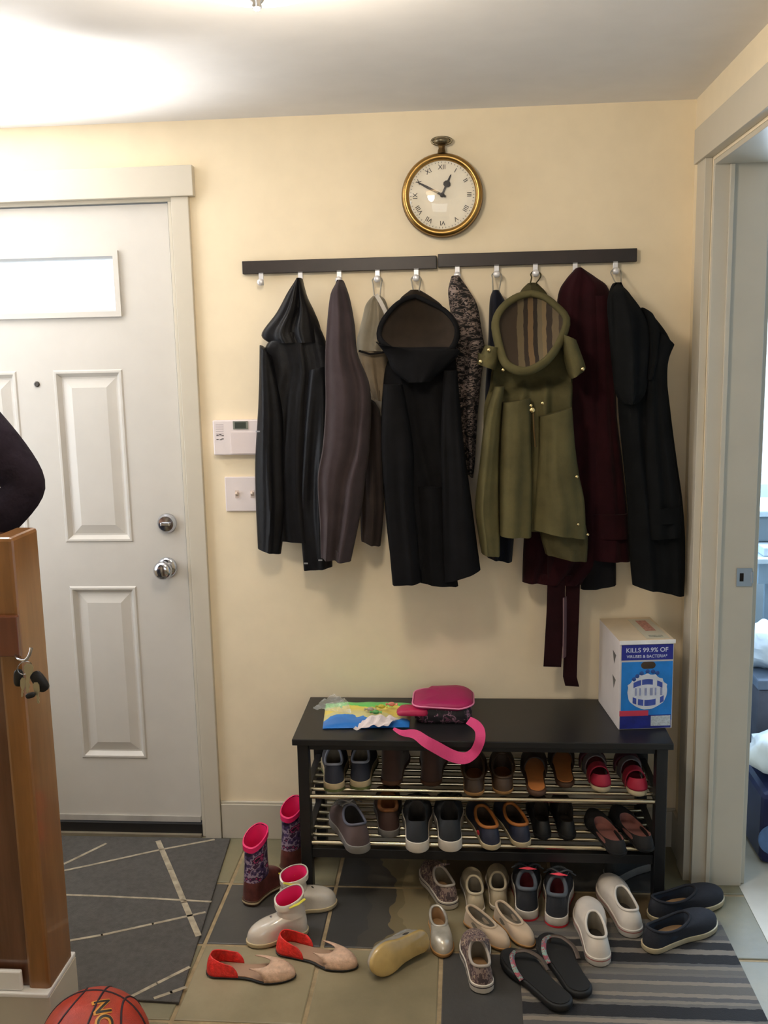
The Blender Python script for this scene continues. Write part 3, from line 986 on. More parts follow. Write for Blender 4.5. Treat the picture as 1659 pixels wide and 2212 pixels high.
# 8 maroon coat with a tie belt
maroon = cloth('maroon_wool', (41, 14, 19), .9, .14, .05)
maroon_dark = cloth('maroon_shadow_wool', (36, 14, 18), .9, .14, .05)  # slightly darker maroon for the belt strips
c = coat('maroon_coat', 'long maroon wool coat with a tie belt dangling below it', 1243, 1482)
m = MB()
drape(m, [(1243, 580, 1256, 580), (1222, 604, 1288, 600), (1206, 634, 1314, 623), (1198, 700, 1322, 680), (1180, 800, 1327, 794), (1160, 900, 1332, 894), (1146, 1000, 1334, 995), (1136, 1100, 1336, 1100), (1130, 1190, 1334, 1190), (1128, 1256, 1258, 1262)], BACK, (3.4, .5), 83, nu=36, behind=[(0, -.047), (.25, -.047), (.36, -.01), (1, -.01)])
obj('body', m, maroon, c)
m = MB()
drape(m, [(1276, 640, 1318, 640), (1282, 760, 1325, 760), (1280, 900, 1332, 894), (1276, 1000, 1344, 995), (1272, 1095, 1354, 1095), (1270, 1160, 1358, 1162), (1270, 1206, 1361, 1213)], (-.03, -.104), (1.5, .4), 85, nu=20)
sl = obj('sleeve', m, maroon, c)
m = MB()
drape(m, [(1270, 1108, 1356, 1108), (1269, 1150, 1358, 1152), (1270, 1160, 1358, 1162)], (-.028, -.1065), (1, .1), 86, nu=20, nz=8)
obj('cuff', m, maroon, sl)
m = MB()
drape(m, [(1254, 1180, 1330, 1180), (1255, 1230, 1331, 1230), (1254, 1272, 1331, 1263)], (-.02, -.09), (1.5, .3), 88, nu=18, nz=12)
obj('lining_hem', m, cloth('black_lining', (22, 21, 24), .7), c)


def belt_strip(pxs, w, y, mats):
    m = MB()
    loops = []
    for px, py, tw in pxs:
        P = at(px, py, y=y)
        dx = Vector((w / 2 * math.cos(tw), w / 2 * math.sin(tw), 0))
        nn = Vector((-math.sin(tw), math.cos(tw), 0)) * .002
        loops.append([P - dx - nn, P + dx - nn, P + dx + nn, P - dx + nn])
    m.loft(loops, 0, True, True, True, False)
    return m


obj('belt', belt_strip([(1203, 1190, .1), (1202, 1250, .12), (1200, 1320, .1), (1196, 1390, .0), (1193, 1440, -.08)], .054, -.085, maroon), maroon_dark, c)
obj('belt', belt_strip([(1240, 1190, -.2), (1238, 1250, -.25), (1236, 1320, -.2), (1233, 1400, -.3), (1231, 1462, -.2), (1236, 1482, -.2)], .042, -.075, maroon), maroon_dark, c)
obj('belt_lining', belt_strip([(1220, 1290, 1.1), (1220, 1350, 1.1), (1219, 1420, 1.1)], .022, -.083, maroon), mat('belt_satin', (120, 96, 102), .4), c)

# 9 black hooded pea coat in the corner
blackwool2 = cloth('black_pea_wool', (18, 19, 20), .9, .18, .0)
c = coat('pea_coat', 'black wool coat with a drooping hood hanging rightmost beside the doorway', 1330, 1286)
m = MB()
drape(m, [(1352, 650, 1390, 668), (1340, 690, 1418, 690), (1330, 740, 1450, 742), (1332, 800, 1440, 800), (1336, 894, 1449, 894), (1346, 995, 1462, 995), (1354, 1080, 1474, 1080), (1358, 1162, 1480, 1162), (1362, 1225, 1480, 1230), (1366, 1263, 1478, 1287)], (-.108, -.190), (3.0, .5), 91, nu=34, dy=[(0, .03), (.1, 0), (1, 0)])
obj('body', m, blackwool2, c)
m = MB()
drape(m, [(1420, 716, 1456, 746), (1392, 780, 1442, 794), (1392, 900, 1446, 900), (1392, 1000, 1458, 1000), (1394, 1090, 1470, 1090), (1398, 1164, 1470, 1158)], (-.13, -.198), (1.4, .35), 93, nu=20)
sl = obj('sleeve', m, blackwool2, c)
m = MB()
drape(m, [(1394, 1098, 1472, 1092), (1397, 1130, 1472, 1126)], (-.128, -.2), (1, .1), 94, nu=20, nz=4)
obj('cuff', m, blackwool2, sl)
m = MB()
drape(m, [(1334, 608, 1346, 608), (1318, 632, 1358, 628), (1312, 668, 1386, 668), (1316, 727, 1404, 715), (1322, 794, 1402, 790), (1330, 850, 1394, 848), (1345, 872, 1372, 872)], (-.12, -.232), (2.2, .5), 96, nu=28, dy=[(0, .09), (.2, .02), (.4, 0), (1, 0)])
obj('hood', m, blackwool2, c)
m = MB()
drape(m, [(1386, 664, 1410, 680), (1396, 700, 1424, 712), (1400, 760, 1420, 770), (1396, 820, 1408, 820)], (-.15, -.21), (1.2, .3), 98, nu=16, nz=16)
obj('lapel', m, blackwool2, c)
loop_to_hook(c, 1330, 1336, 612, -.10, mat('grey_tape', (150, 146, 136), .7))

# ------------------------------------------------------------------ bench
bw = mat('black_bench_paint', (25, 25, 27), .38, var=.1, vscale=12, bump=(90, .05))
rodm = mat('shelf_rod_steel', (196, 186, 160), .26, 1.0, var=.05)
BX0, BX1, BYF, BYB, BZ = -.5, .577, -.366, -.018, .4995
bench = thing('shoe_bench', 'black wooden shoe bench with two shelves of metal rods against the wall', 'bench', ((BX0 + BX1) / 2, -.19, 0))
obj('bench_top', MB().box((BX0, BYF, BZ - .019), (BX1, BYB, BZ)), bw, bench, bevel=.002)
lw = .032
for x0 in (BX0 + .012, BX1 - .012 - lw):
    for y0 in (-.352, BYB - .046):
        obj('leg', MB().box((x0, y0, 0), (x0 + lw, y0 + .04, BZ - .0192)), bw, bench, bevel=.002)
for zr in (.314, .169):
    for x0 in (BX0 + .019, BX1 - .019 - .018):
        obj('side_rail', MB().box((x0, -.3118, zr - .022), (x0 + .018, BYB - .0462, zr + .010)), bw, bench)
    for k in range(7):
        y = -.340 + k * .047
        obj('rod', MB().tube([(BX0 + .036, y, zr), (BX1 - .036, y, zr)], .0058 if k else .007, 10), rodm, bench)
obj('front_rail', MB().box((BX0 + .045, -.345, .124), (BX1 - .045, -.325, .152)), bw, bench, bevel=.001)
obj('front_rail', MB().box((BX0 + .045, -.340, .458), (BX1 - .045, -.322, BZ - .0195)), bw, bench, bevel=.001)

# ------------------------------------------------------------------ shoes
NC = 40


def half_w(t, pointy=1.0, fit=None):
    base = interp(fit or [(0, .74), (.28, .72), (.45, .76), (.70, 1.0), (.86, .97), (1, .9)], t)
    e = 1.0
    if t < .13:
        e *= math.sqrt(max(0, 1 - (1 - t / .13) ** 2))
    tt = .26 * pointy
    if t > 1 - tt:
        e *= math.sqrt(max(0, 1 - ((t - (1 - tt)) / tt) ** 2))
    return base * e


def outline(L, Wd, z, bend=.06, grow=0.0, fit=None, pointy=1.0, toe_up=0.0):
    pts = []
    for i in range(NC):
        th = 2 * PI * (i + .5) / NC
        t = (1 - math.cos(th)) / 2
        sg = 1 if th < PI else -1
        hw = Wd / 2 * half_w(t, pointy, fit)
        y = sg * hw + bend * Wd * math.sin(PI * t) * (1 - t)
        x = L * t
        p = Vector((x, y, z + toe_up * max(0, (t - .6) / .4) ** 2))
        if grow:
            c = Vector((L * .5, 0, p.z))
            d = (p - c); d.z = 0
            p = p + Vector((d.x / max(1e-6, L * .5), d.y / max(1e-6, Wd * .5), 0)) * grow
        pts.append(p)
    return pts


def collar(L, Wd, a, b, w, hh, sh, fh, bend=.06, front_pt=1.0):
    pts = []
    for i in range(NC):
        th = 2 * PI * (i + .5) / NC
        s = (1 - math.cos(th)) / 2
        t = a + (b - a) * s
        sg = 1 if th < PI else -1
        y = sg * w * Wd * abs(math.sin(th)) ** .75 * (1 - (1 - front_pt) * s) + bend * Wd * math.sin(PI * t) * (1 - t)
        z = hh * (1 - s) * (1 - 2 * s) + 4 * sh * s * (1 - s) + fh * s * (2 * s - 1)
        pts.append(Vector((L * t, y, z)))
    return pts


def upper_grid(S, O, toe_h, rows=9, bulge=1.0):
    out = []
    for i in range(NC):
        th = 2 * PI * (i + .5) / NC
        tf = ((1 - math.cos(th)) / 2) ** 2.2
        s, o = S[i], O[i]
        dz = o.z - s.z
        d = Vector((s.x - o.x, s.y - o.y, 0))
        p1 = s + Vector((0, 0, (dz * .5) * (1 - tf) + (toe_h * .95) * tf)) + d * .04 * bulge
        p2 = o + d * (.30 * (1 - tf) + .46 * tf) + Vector((0, 0, -dz * .12 * (1 - tf) + (max(toe_h * 1.05 + s.z, o.z * .72) - o.z) * tf))
        col = []
        for r in range(rows + 1):
            u = r / rows
            col.append(s * (1 - u) ** 3 + p1 * 3 * u * (1 - u) ** 2 + p2 * 3 * u * u * (1 - u) + o * u ** 3)
        out.append(col)
    return [[out[i][r] for i in range(NC)] for r in range(rows + 1)]


def seg_mesh(G, tmin, tmax, rmin, rmax, off=0.0):
    """faces of the upper whose column lies between tmin and tmax along the foot."""
    mb = MB()
    n = NC
    rows = G[rmin:rmax + 1]
    vs_, fs = [], []
    nr = len(rows)
    for r in range(nr):
        for i in range(n):
            p = rows[r][i]
            if off:
                q = rows[min(r + 1, nr - 1)][i] - rows[max(r - 1, 0)][i]
                h = rows[r][(i + 1) % n] - rows[r][i - 1]
                nn = h.cross(q)
                p = p + (nn.normalized() * off if nn.length > 1e-9 else Vector())
            vs_.append(p)
    for r in range(nr - 1):
        for i in range(n):
            t = (1 - math.cos(2 * PI * (i + 1) / n)) / 2
            if tmin <= t <= tmax:
                fs.append((r * n + i, r * n + (i + 1) % n, (r + 1) * n + (i + 1) % n, (r + 1) * n + i))
    return mb.add(vs_, fs, 0, True)


def shoe_root(name, label, cat, group, heel, toe, L, z, roll=0.0, slide=0.0):
    d = Vector((toe[0] - heel[0], toe[1] - heel[1]))
    ang = math.atan2(d.y, d.x)
    r = thing(name, label, cat, (heel[0] + slide * math.cos(ang), heel[1] + slide * math.sin(ang), z), ang, group)
    return r


FLOOR_SHOES = 'shoes left on the entry floor'
UP_SHOES = 'shoes on the upper bench shelf'
LOW_SHOES = 'shoes on the lower bench shelf'


def shoe(name, label, group, heel, toe, L=.25, Wd=.092, z=.0005, st=.018, op=(.05, .45, .29, .08, .062, .085), toe_h=.045, upper=None, sole=None,
         lining=None, insole=None, laces=None, rim=None, rim_r=.004, bend=.06, parts=None, patches=(), heel_block=0.0, shaft=None, tongue=None,
         fit=None, pointy=1.0, cat='shoe', grow=.003, band=None, sole_curve=0.0, pull_tab=None, roll=0.0, slide=0.0, front_pt=1.0, bow_on=None, buckle=None, label_tab=None, shaft_mat=None, cuff_mat=None):
    root = shoe_root(name, label, cat, group, heel, toe, L, z, slide=slide)
    a, b, w, hh, sh, fh = op
    S = outline(L, Wd, st + heel_block * 0, bend, 0, fit, pointy)
    O = collar(L, Wd, a, b, w, hh + st, sh + st, fh + st, bend, front_pt)
    G = upper_grid(S, O, toe_h)
    kids = []

    def child(nm, mb, m, par=None, **kw):
        o = obj(nm, mb, m, par or root, local=True, **kw)
        kids.append(o)
        return o
    # sole
    sb = MB()
    lo = outline(L, Wd, 0, bend, grow - .004, fit, pointy, 0)
    l1 = outline(L, Wd, .004, bend, grow, fit, pointy)
    l2 = outline(L, Wd, st, bend, grow, fit, pointy)
    l3 = outline(L, Wd, st + .001, bend, grow - .004, fit, pointy)
    sb.loft([lo, l1, l2, l3], 0, True, True, True)
    so = child('sole', sb, sole)
    if band:
        bb = MB()
        bb.loft([outline(L, Wd, st * band[1], bend, grow + .0012, fit, pointy), outline(L, Wd, st * band[2], bend, grow + .0012, fit, pointy)], 0, True)
        child('sole_stripe', bb, band[0], so)
    up = None
    for nm, m, t0, t1 in (parts or [('upper', upper, -1, 2)]):
        u = child(nm, seg_mesh(G, t0, t1, 0, len(G) - 1), m, solid=.0025 if parts else 0.0)
        up = up or u
    inn = [o_ + Vector((-(o_.x - L * (a + b) / 2) * .035, -o_.y * .06, -.003)) for o_ in O]
    if not parts:
        if shaft:
            hS, scl, fwd, flare = shaft[:4]
            wa = math.atan2(toe[1] - heel[1], toe[0] - heel[0])
            tilt = shaft[4] if len(shaft) > 4 else 0.0
            tdir = (math.sin(wa), math.cos(wa)) if not len(shaft) > 5 else (math.cos(shaft[5] - wa), math.sin(shaft[5] - wa))
            c0 = sum(O, Vector()) / NC
            loops = [O]
            for k in range(1, 8):
                q = k / 7
                s_ = 1 + (scl - 1) * min(1, q * 2.2) + flare * max(0, q - .75) * 4
                loops.append([Vector((c0.x + fwd * q + (p.x - c0.x) * s_, c0.y + (p.y - c0.y) * s_, p.z * (1 - q) + (st + hS) * q + .004 * math.sin(9 * q + 12 * p.x) + q * q * tilt * ((p.x - c0.x) * tdir[0] + (p.y - c0.y) * tdir[1]))) for p in O])
            child('shaft', MB().loft(loops, 0, True), shaft_mat or upper)
            top = loops[-1]
            ct = sum(top, Vector()) / NC
            li = [[ct + (p - ct) * 1.05 + Vector((0, 0, .001)) for p in top], [ct + (p - ct) * 1.05 + Vector((0, 0, -.014)) for p in top]]
            child('cuff', MB().loft([li[1], li[0], [ct + (p - ct) * .94 + Vector((0, 0, .002)) for p in top]], 0, True), cuff_mat or lining)
            down = [[ct + (p - ct) * .93 for p in top]]
            for k in (5, 3, 1, 0):
                ck = sum(loops[k], Vector()) / NC
                down.append([ck + (p - ck) * .93 for p in loops[k]])
            down.append([Vector((p.x, p.y * .9, st + .006)) for p in down[-1]])
            child('lining', MB().loft(down, 0, True, False, True), lining)
        else:
            mid = [Vector((p.x, p.y * 1.10, st + (p.z - st) * .45)) for p in inn]
            bot = [Vector((L * .5 + (p.x - L * .5) * .96, p.y * .93, st + .004)) for p in S]
            # opening wall stays under the upper
            low = [Vector((p.x, p.y * 1.05, st + .004)) for p in inn]
            child('lining', MB().loft([O, inn, mid, low], 0, True, False, False), lining)
            child('insole', MB().loft([[Vector((p.x, p.y, st + .0035)) for p in bot], [Vector((p.x, p.y, st + .0045)) for p in bot]], 0, True, True, True), insole or lining)
    else:
        bot = outline(L, Wd, st + .0015, bend, -.003, fit, pointy)
        child('insole', MB().loft([bot, [p + Vector((0, 0, .002)) for p in bot]], 0, True, True, True), insole or lining)
    if rim:
        child('collar', MB().tube([p + Vector((0, 0, .001)) for p in O], rim_r, 7, 0, True), rim)
    for nm, m, t0, t1, r0, r1 in patches:
        child(nm, seg_mesh(G, t0, t1, r0, r1, .0014), m, up)
    ic = NC // 2
    if tongue:
        tm = MB()
        f = O[ic]
        q = G[-3][ic]
        d = (f - q).normalized()
        loops = []
        for k in range(6):
            c_ = q + Vector((0, 0, -.003)) + d * (k * .012) + Vector((-.001 * k, 0, .004 * k))
            ww = .021 + .0012 * k
            loops.append([c_ + Vector((0, -ww, -.004)), c_ + Vector((0, 0, .003)), c_ + Vector((0, ww, -.004)), c_ + Vector((-.005, 0, -.004))])
        child('tongue', MB().loft(loops, 0, True, True, True), tongue, up)
    if laces:
        lm = MB()
        offs = [3, 4, 5, 6]
        for r in (4, 5, 6, 7, 8):
            pts = []
            for k in (-4, -3, -2, -1, 0, 1, 2, 3, 4):
                kk = ic + k if k >= 0 else ic - 1 + k + 1
                pts.append(G[r][(ic + k) % NC] + Vector((0, 0, .0035)))
            lm.tube(pts, .0024, 6, 0)
            if r < 8:
                lm.tube([G[r][(ic - 4) % NC] + Vector((0, 0, .0035)), (G[r][ic] + G[r + 1][ic]) / 2 + Vector((0, 0, .0055)), G[r + 1][(ic + 4) % NC] + Vector((0, 0, .0035))], .0024, 6, 0)
        f = G[8][ic] + Vector((0, 0, .006))
        for sg in (-1, 1):
            lm.tube(catmull([tuple(f), tuple(f + Vector((.006, sg * .022, .008))), tuple(f + Vector((.022, sg * .036, -.006))), tuple(f + Vector((.030, sg * .016, -.004))), tuple(f)], 14), .0022, 6, 0)
            lm.tube(catmull([tuple(f), tuple(f + Vector((.018, sg * .020, .000))), tuple(f + Vector((.034, sg * .046, -.022)))], 10), .0022, 6, 0)
        child('laces', lm, laces, up)
    if pull_tab:
        p = O[0]
        child('pull_tab', MB().tube(catmull([(p.x - .003, -.008, p.z - .02), (p.x - .010, 0, p.z + .012), (p.x - .003, .008, p.z - .02)], 10), .0035, 6), pull_tab, up)
    if label_tab:
        child('heel_label', seg_mesh(G, -1, .05, 4, 7, .002), label_tab, up)
    if roll:
        # tipped on to its side: turn about the long axis and set back down on the floor
        root.rotation_mode = 'QUATERNION'
        q = root.rotation_euler.to_quaternion() if False else Matrix.Rotation(math.atan2(toe[1] - heel[1], toe[0] - heel[0]), 4, 'Z').to_quaternion()
        R_ = (q.to_matrix().to_4x4() @ Matrix.Rotation(roll, 4, 'X'))
        root.rotation_quaternion = R_.to_quaternion()
        zmin = min((R_ @ v.co).z for k in kids for v in k.data.vertices)
        root.location.z = z - zmin
    return root


def sandal(name, label, group, heel, toe, L, Wd, z, st, sole, foot, straps, bend=.05, heel_cup=None, fit=None):
    """footbed with straps: (name, material, t0, t1, height, width factor)."""
    root = shoe_root(name, label, 'sandal', group, heel, toe, L, z)
    sb = MB()
    sb.loft([outline(L, Wd, 0, bend, -.003, fit), outline(L, Wd, .004, bend, 0, fit), outline(L, Wd, st - .002, bend, 0, fit), outline(L, Wd, st, bend, -.003, fit)], 0, True, True, True)
    so = obj('sole', sb, sole, root, local=True)
    fb = outline(L, Wd, st + .0005, bend, -.006, fit)
    obj('footbed', MB().loft([fb, [p + Vector((0, 0, .0025)) for p in fb]], 0, True, True, True), foot, root, local=True)
    for nm, m, t0, t1, hgt, skew in straps:
        g = MB()

        def fn(u, v):
            t = t0 + (t1 - t0) * v + skew * (u - .5)
            hw = Wd / 2 * half_w(max(.02, min(.98, t)), 1.0, fit) + .002
            yb_ = bend * Wd * math.sin(PI * t) * (1 - t)
            a_ = PI * u
            return Vector((L * t, yb_ - hw * math.cos(a_), st * .5 + (hgt + st * .5) * math.sin(a_) ** .62))
        g.grid(fn, 20, 6)
        obj(nm, g, m, root, local=True, solid=.003)
    if heel_cup:
        G = upper_grid(outline(L, Wd, st, bend, 0, fit), collar(L, Wd, .03, .6, .34, heel_cup[1] + st, heel_cup[1] * .55 + st, st + .01, bend), .03)
        obj('heel_cup', seg_mesh(G, -1, .2, 0, 9), heel_cup[0], root, local=True, solid=.003)
    return root


def PXZ(px, py, z=0.0):
    p = at(px, py, z=z)
    return (p.x, p.y)


rub_white = mat('white_rubber', (222, 214, 202), .5, var=.04, vscale=30)
rub_cream = mat('cream_rubber', (196, 180, 146), .55, var=.06, vscale=30)
rub_grey = mat('grey_rubber', (128, 126, 124), .6, var=.08)
rub_black = mat('black_rubber', (22, 22, 23), .6, var=.1)
rub_tan = mat('tan_rubber', (152, 112, 66), .6, var=.1)
rub_brown = mat('brown_rubber', (78, 52, 36), .6, var=.1)
ins_tan = mat('tan_insole', (156, 122, 86), .8, var=.08)
ins_dark = mat('dark_insole', (52, 46, 40), .85, var=.1)
ins_grey = mat('greyish_insole', (120, 112, 98), .85, var=.08)
dark_lining = mat('dark_shoe_lining', (30, 27, 26), .9, var=.1)

# -- patterned rain boots with pink lining
boot_pat = mat_speckle('flower_boot_print', [(0, (36, 26, 52)), (.40, (70, 52, 92)), (.47, (150, 134, 150)), (.53, (58, 30, 60)), (.60, (168, 60, 104)), (.66, (30, 24, 40))], 30, .35, (1, 1, 1.4), 2)
boot_foot = mat('brown_boot_rubber', (92, 48, 44), .3, var=.2, vscale=30)
pink_in = mat('hot_pink_lining', (226, 36, 104), .55, var=.06)
for (hp, tp, lab) in (((536, 1958), (612, 1892), 'flower print rain boot with pink lining standing nearer the dark rug'),
                      ((616, 1886), (676, 1836), 'flower print rain boot with pink lining against the left bench leg')):
    h, t = PXZ(*hp), PXZ(*tp)
    shoe('rain_boot', lab, FLOOR_SHOES, h, t, L=.165, Wd=.074, st=.016, op=(.03, .58, .40, .055, .052, .060), toe_h=.042, upper=boot_foot, sole=rub_brown, lining=pink_in,
         shaft=(.180, .92, .004, .07, .42), shaft_mat=boot_pat, cat='boot', band=(rub_cream, .55, .9))

# -- white transparent-looking ankle boots with pink lining
pearl = mat('pearl_plastic', (204, 196, 184), .22, var=.05, vscale=12, coat=.5, bump=(30, .2, .004))
yel = mat('yellow_elastic', (206, 196, 60), .6, var=.1)
for hp, tp, lab, sd in (((664, 2009), (523, 2045), 'white plastic ankle boot with pink lining, toe pointing to the dark rug', 1), ((602, 1977), (718, 1953), 'white plastic ankle boot with pink lining, toe pointing to the bench', 0)):
    h, t = PXZ(*hp), PXZ(*tp)
    b_ = shoe('ankle_boot', lab, FLOOR_SHOES, h, t, L=.172, Wd=.070, st=.013, op=(.03, .50, .38, .050, .046, .058), toe_h=.044, upper=pearl, sole=rub_cream, lining=pink_in,
              shaft=(.104, .9, .004, .09, .45), shaft_mat=pearl, cat='boot', cuff_mat=pearl)
    m = MB()
    for sg in (1, -1):
        m.tube([(.012, sg * .027, .112), (.034, sg * .034, .106), (.058, sg * .028, .098)], .0045, 8, 0, flat=.5)
    obj('side_strap', m, yel, b_, local=True)
    m = MB()
    m.lathe([(.010, 0), (.012, .003), (.008, .006), (.002, .007)], Matrix.Translation((.105, .0, .058)) @ Matrix.Rotation(.6, 4, 'Y'), 14)
    obj('silver_button', m, nickel, b_, local=True)

# -- red and blush two-piece flats
redp = mat('coral_red_weave', (226, 52, 48), .32, var=.12, vscale=70, bump=(110, .7, .004))
blush = mat('blush_weave', (206, 172, 148), .45, var=.08, vscale=70, bump=(110, .7, .004))
ins_blush = mat('blush_insole', (158, 128, 106), .7, var=.05)
for hp, tp, lab in (((449, 2098), (634, 2112), 'red and blush pointed flat lying nearest the camera on the tan tile'), ((601, 2050), (769, 2092), 'red and blush pointed flat behind the other, touching the white boot')):
    h, t = PXZ(*hp), PXZ(*tp)
    shoe('flat_shoe', lab, FLOOR_SHOES, h, t, L=.235, Wd=.080, st=.006, op=(.05, .72, .38, .048, .030, .030), toe_h=.034, sole=rub_black, insole=ins_blush,
         parts=[('heel_cup', redp, -1, .37), ('toe_cap', blush, .70, 2)], pointy=1.25, fit=[(0, .80), (.3, .74), (.46, .70), (.7, 1.0), (.86, .92), (1, .8)])

# -- silver kids' shoes: one upright, one tipped over
silverm = mat('silver_leather', (186, 180, 168), .26, .35, var=.12, vscale=20)
golds = mat('amber_clear_sole', (176, 150, 96), .25, var=.12, coat=.5, vscale=10)
shoe('mary_jane_shoe', 'silver kids shoe standing upright beside the patterned slip-on', FLOOR_SHOES, PXZ(940, 1990), PXZ(962, 2078), L=.172, Wd=.060, st=.010,
     op=(.05, .58, .36, .042, .032, .036), toe_h=.038, upper=silverm, sole=rub_tan, lining=ins_tan, rim=silverm)
_t = shoe('mary_jane_shoe', 'silver kids shoe tipped on its side showing an amber sole', FLOOR_SHOES, PXZ(928, 2060), PXZ(794, 2130), L=.190, Wd=.076, st=.012,
          op=(.05, .55, .36, .045, .034, .038), toe_h=.040, upper=silverm, sole=golds, lining=ins_dark, rim=silverm, roll=1.85)

# -- flecked slip-on sneakers
fleck = mat_speckle('flecked_canvas', [(0, (74, 60, 62)), (.42, (134, 116, 108)), (.50, (92, 72, 74)), (.57, (168, 148, 128)), (.64, (86, 70, 76))], 40, .8, (1, 1.6, 1), 2)
for hp, tp, lab in (((975, 1966), (920, 1876), 'flecked slip-on sneaker half under the bench'), ((1045, 2148), (1016, 2010), 'flecked slip-on sneaker in front of the beige flats')):
    h, t = PXZ(*hp), PXZ(*tp)
    shoe('slip_on_sneaker', lab, FLOOR_SHOES, h, t, L=.222, Wd=.078, st=.024, op=(.04, .50, .31, .046, .036, .052), toe_h=.036, upper=fleck, sole=rub_white, lining=ins_grey, insole=ins_tan,
         rim=mat('pale_piping', (170, 160, 150), .7), band=(mat('dark_sole_line', (66, 58, 62), .6), .72, .84), tongue=fleck)

# -- cream canvas shoes, heels out
cream_up = mat('cream_canvas', (196, 182, 154), .8, var=.06, bump=(200, .2))
for hp, tp, lab, g_ in (((1030, 1979), (1014, 1880), 'cream canvas shoe, left of its pair under the bench edge', 0), ((1077, 1970), (1073, 1875), 'cream canvas shoe, right of its pair beside the black running shoe', 0)):
    h, t = PXZ(*hp), PXZ(*tp)
    shoe('canvas_shoe', lab, FLOOR_SHOES, h, t, L=.215, Wd=.066, st=.014, op=(.04, .48, .34, .048, .042, .050), toe_h=.036, upper=cream_up, sole=rub_white, lining=ins_grey, insole=ins_dark, rim=cream_up, bend=.02)

# -- beige ballet flats, toes to the room
beige_up = mat('beige_suede', (186, 164, 138), .75, var=.06, sheen=.2)
for hp, tp, lab in (((1008, 1992), (1086, 2048), 'beige kids flat with toe tucked behind the flecked slip-on'), ((1073, 1982), (1149, 2052), 'beige kids flat nearer the black flip-flop')):
    h, t = PXZ(*hp), PXZ(*tp)
    shoe('flat_shoe', lab, FLOOR_SHOES, h, t, L=.172, Wd=.055, z=.0036, st=.008, op=(.05, .68, .37, .042, .030, .030), toe_h=.034, upper=beige_up, sole=rub_tan, lining=ins_grey, insole=ins_grey, rim=beige_up, bend=.03)

# -- black and coral running shoes
run_up = mat('black_mesh', (38, 40, 46), .75, var=.15, bump=(400, .4))
run_grey = mat('slate_grey_mesh', (84, 90, 98), .7, var=.1)
coral = mat('coral_trim', (232, 62, 84), .5, var=.05)
maroon_in = mat('maroon_lining', (84, 22, 30), .9, var=.1)
for hp, tp, lab in (((1139, 1992), (1137, 1893), 'black running shoe with coral trim next to the cream canvas shoe'), ((1202, 2006), (1209, 1898), 'black running shoe with coral trim next to the white sneaker')):
    h, t = PXZ(*hp), PXZ(*tp)
    shoe('running_shoe', lab, FLOOR_SHOES, h, t, L=.250, Wd=.084, z=.0036, st=.028, op=(.04, .46, .30, .062, .048, .060), toe_h=.036, upper=run_up, sole=rub_white, lining=maroon_in, rim=run_grey, rim_r=.006,
         laces=run_grey, tongue=coral, band=(mat('red_sole_line', (190, 34, 48), .6), .02, .22), patches=[('side_stripe', coral, .16, .30, 3, 5), ('tongue_tab', coral, .95, 1.1, 7, 9), ('eyelet_panel', run_grey, .42, .60, 4, 8)], bend=.03)

# -- white slip-on sneakers, heels to the room
white_up = mat('white_leather', (226, 216, 204), .5, var=.05, bump=(60, .15, .003))
for hp, tp, lab in (((1296, 2092), (1266, 1966), 'scuffed white slip-on sneaker nearer the black flip-flop'), ((1370, 2030), (1306, 1912), 'scuffed white slip-on sneaker touching the black canvas flat')):
    h, t = PXZ(*hp), PXZ(*tp)
    shoe('slip_on_sneaker', lab, FLOOR_SHOES, h, t, L=.268, Wd=.086, z=.0036, st=.024, op=(.05, .48, .29, .050, .040, .056), toe_h=.040, upper=white_up, sole=rub_white, lining=ins_grey, insole=ins_dark, rim=white_up,
         band=(mat('rosy_sole_line', (170, 112, 104), .6), .70, .84), bend=.03)

# -- black canvas flats with pale soles by the doorway
canvas_b = mat('black_canvas', (34, 35, 42), .85, var=.12, bump=(260, .3))
lab_blue = mat('blue_grey_label', (112, 128, 152), .6, var=.05)
for hp, tp, lab, gm in (((1394, 2058), (1546, 1994), 'black canvas flat with pale sole on the striped mat, nearer the camera', rub_cream), ((1404, 1990), (1542, 1948), 'black canvas flat behind the other, against the right bench leg', rub_cream)):
    h, t = PXZ(*hp), PXZ(*tp)
    shoe('canvas_flat', lab, FLOOR_SHOES, h, t, L=.255, Wd=.084, z=.0036, st=.016, op=(.05, .60, .36, .046, .032, .046), toe_h=.040, upper=canvas_b, sole=gm, lining=mat('blue_black_lining', (36, 44, 58), .9), insole=ins_tan, rim=canvas_b,
         label_tab=lab_blue, bend=.04)

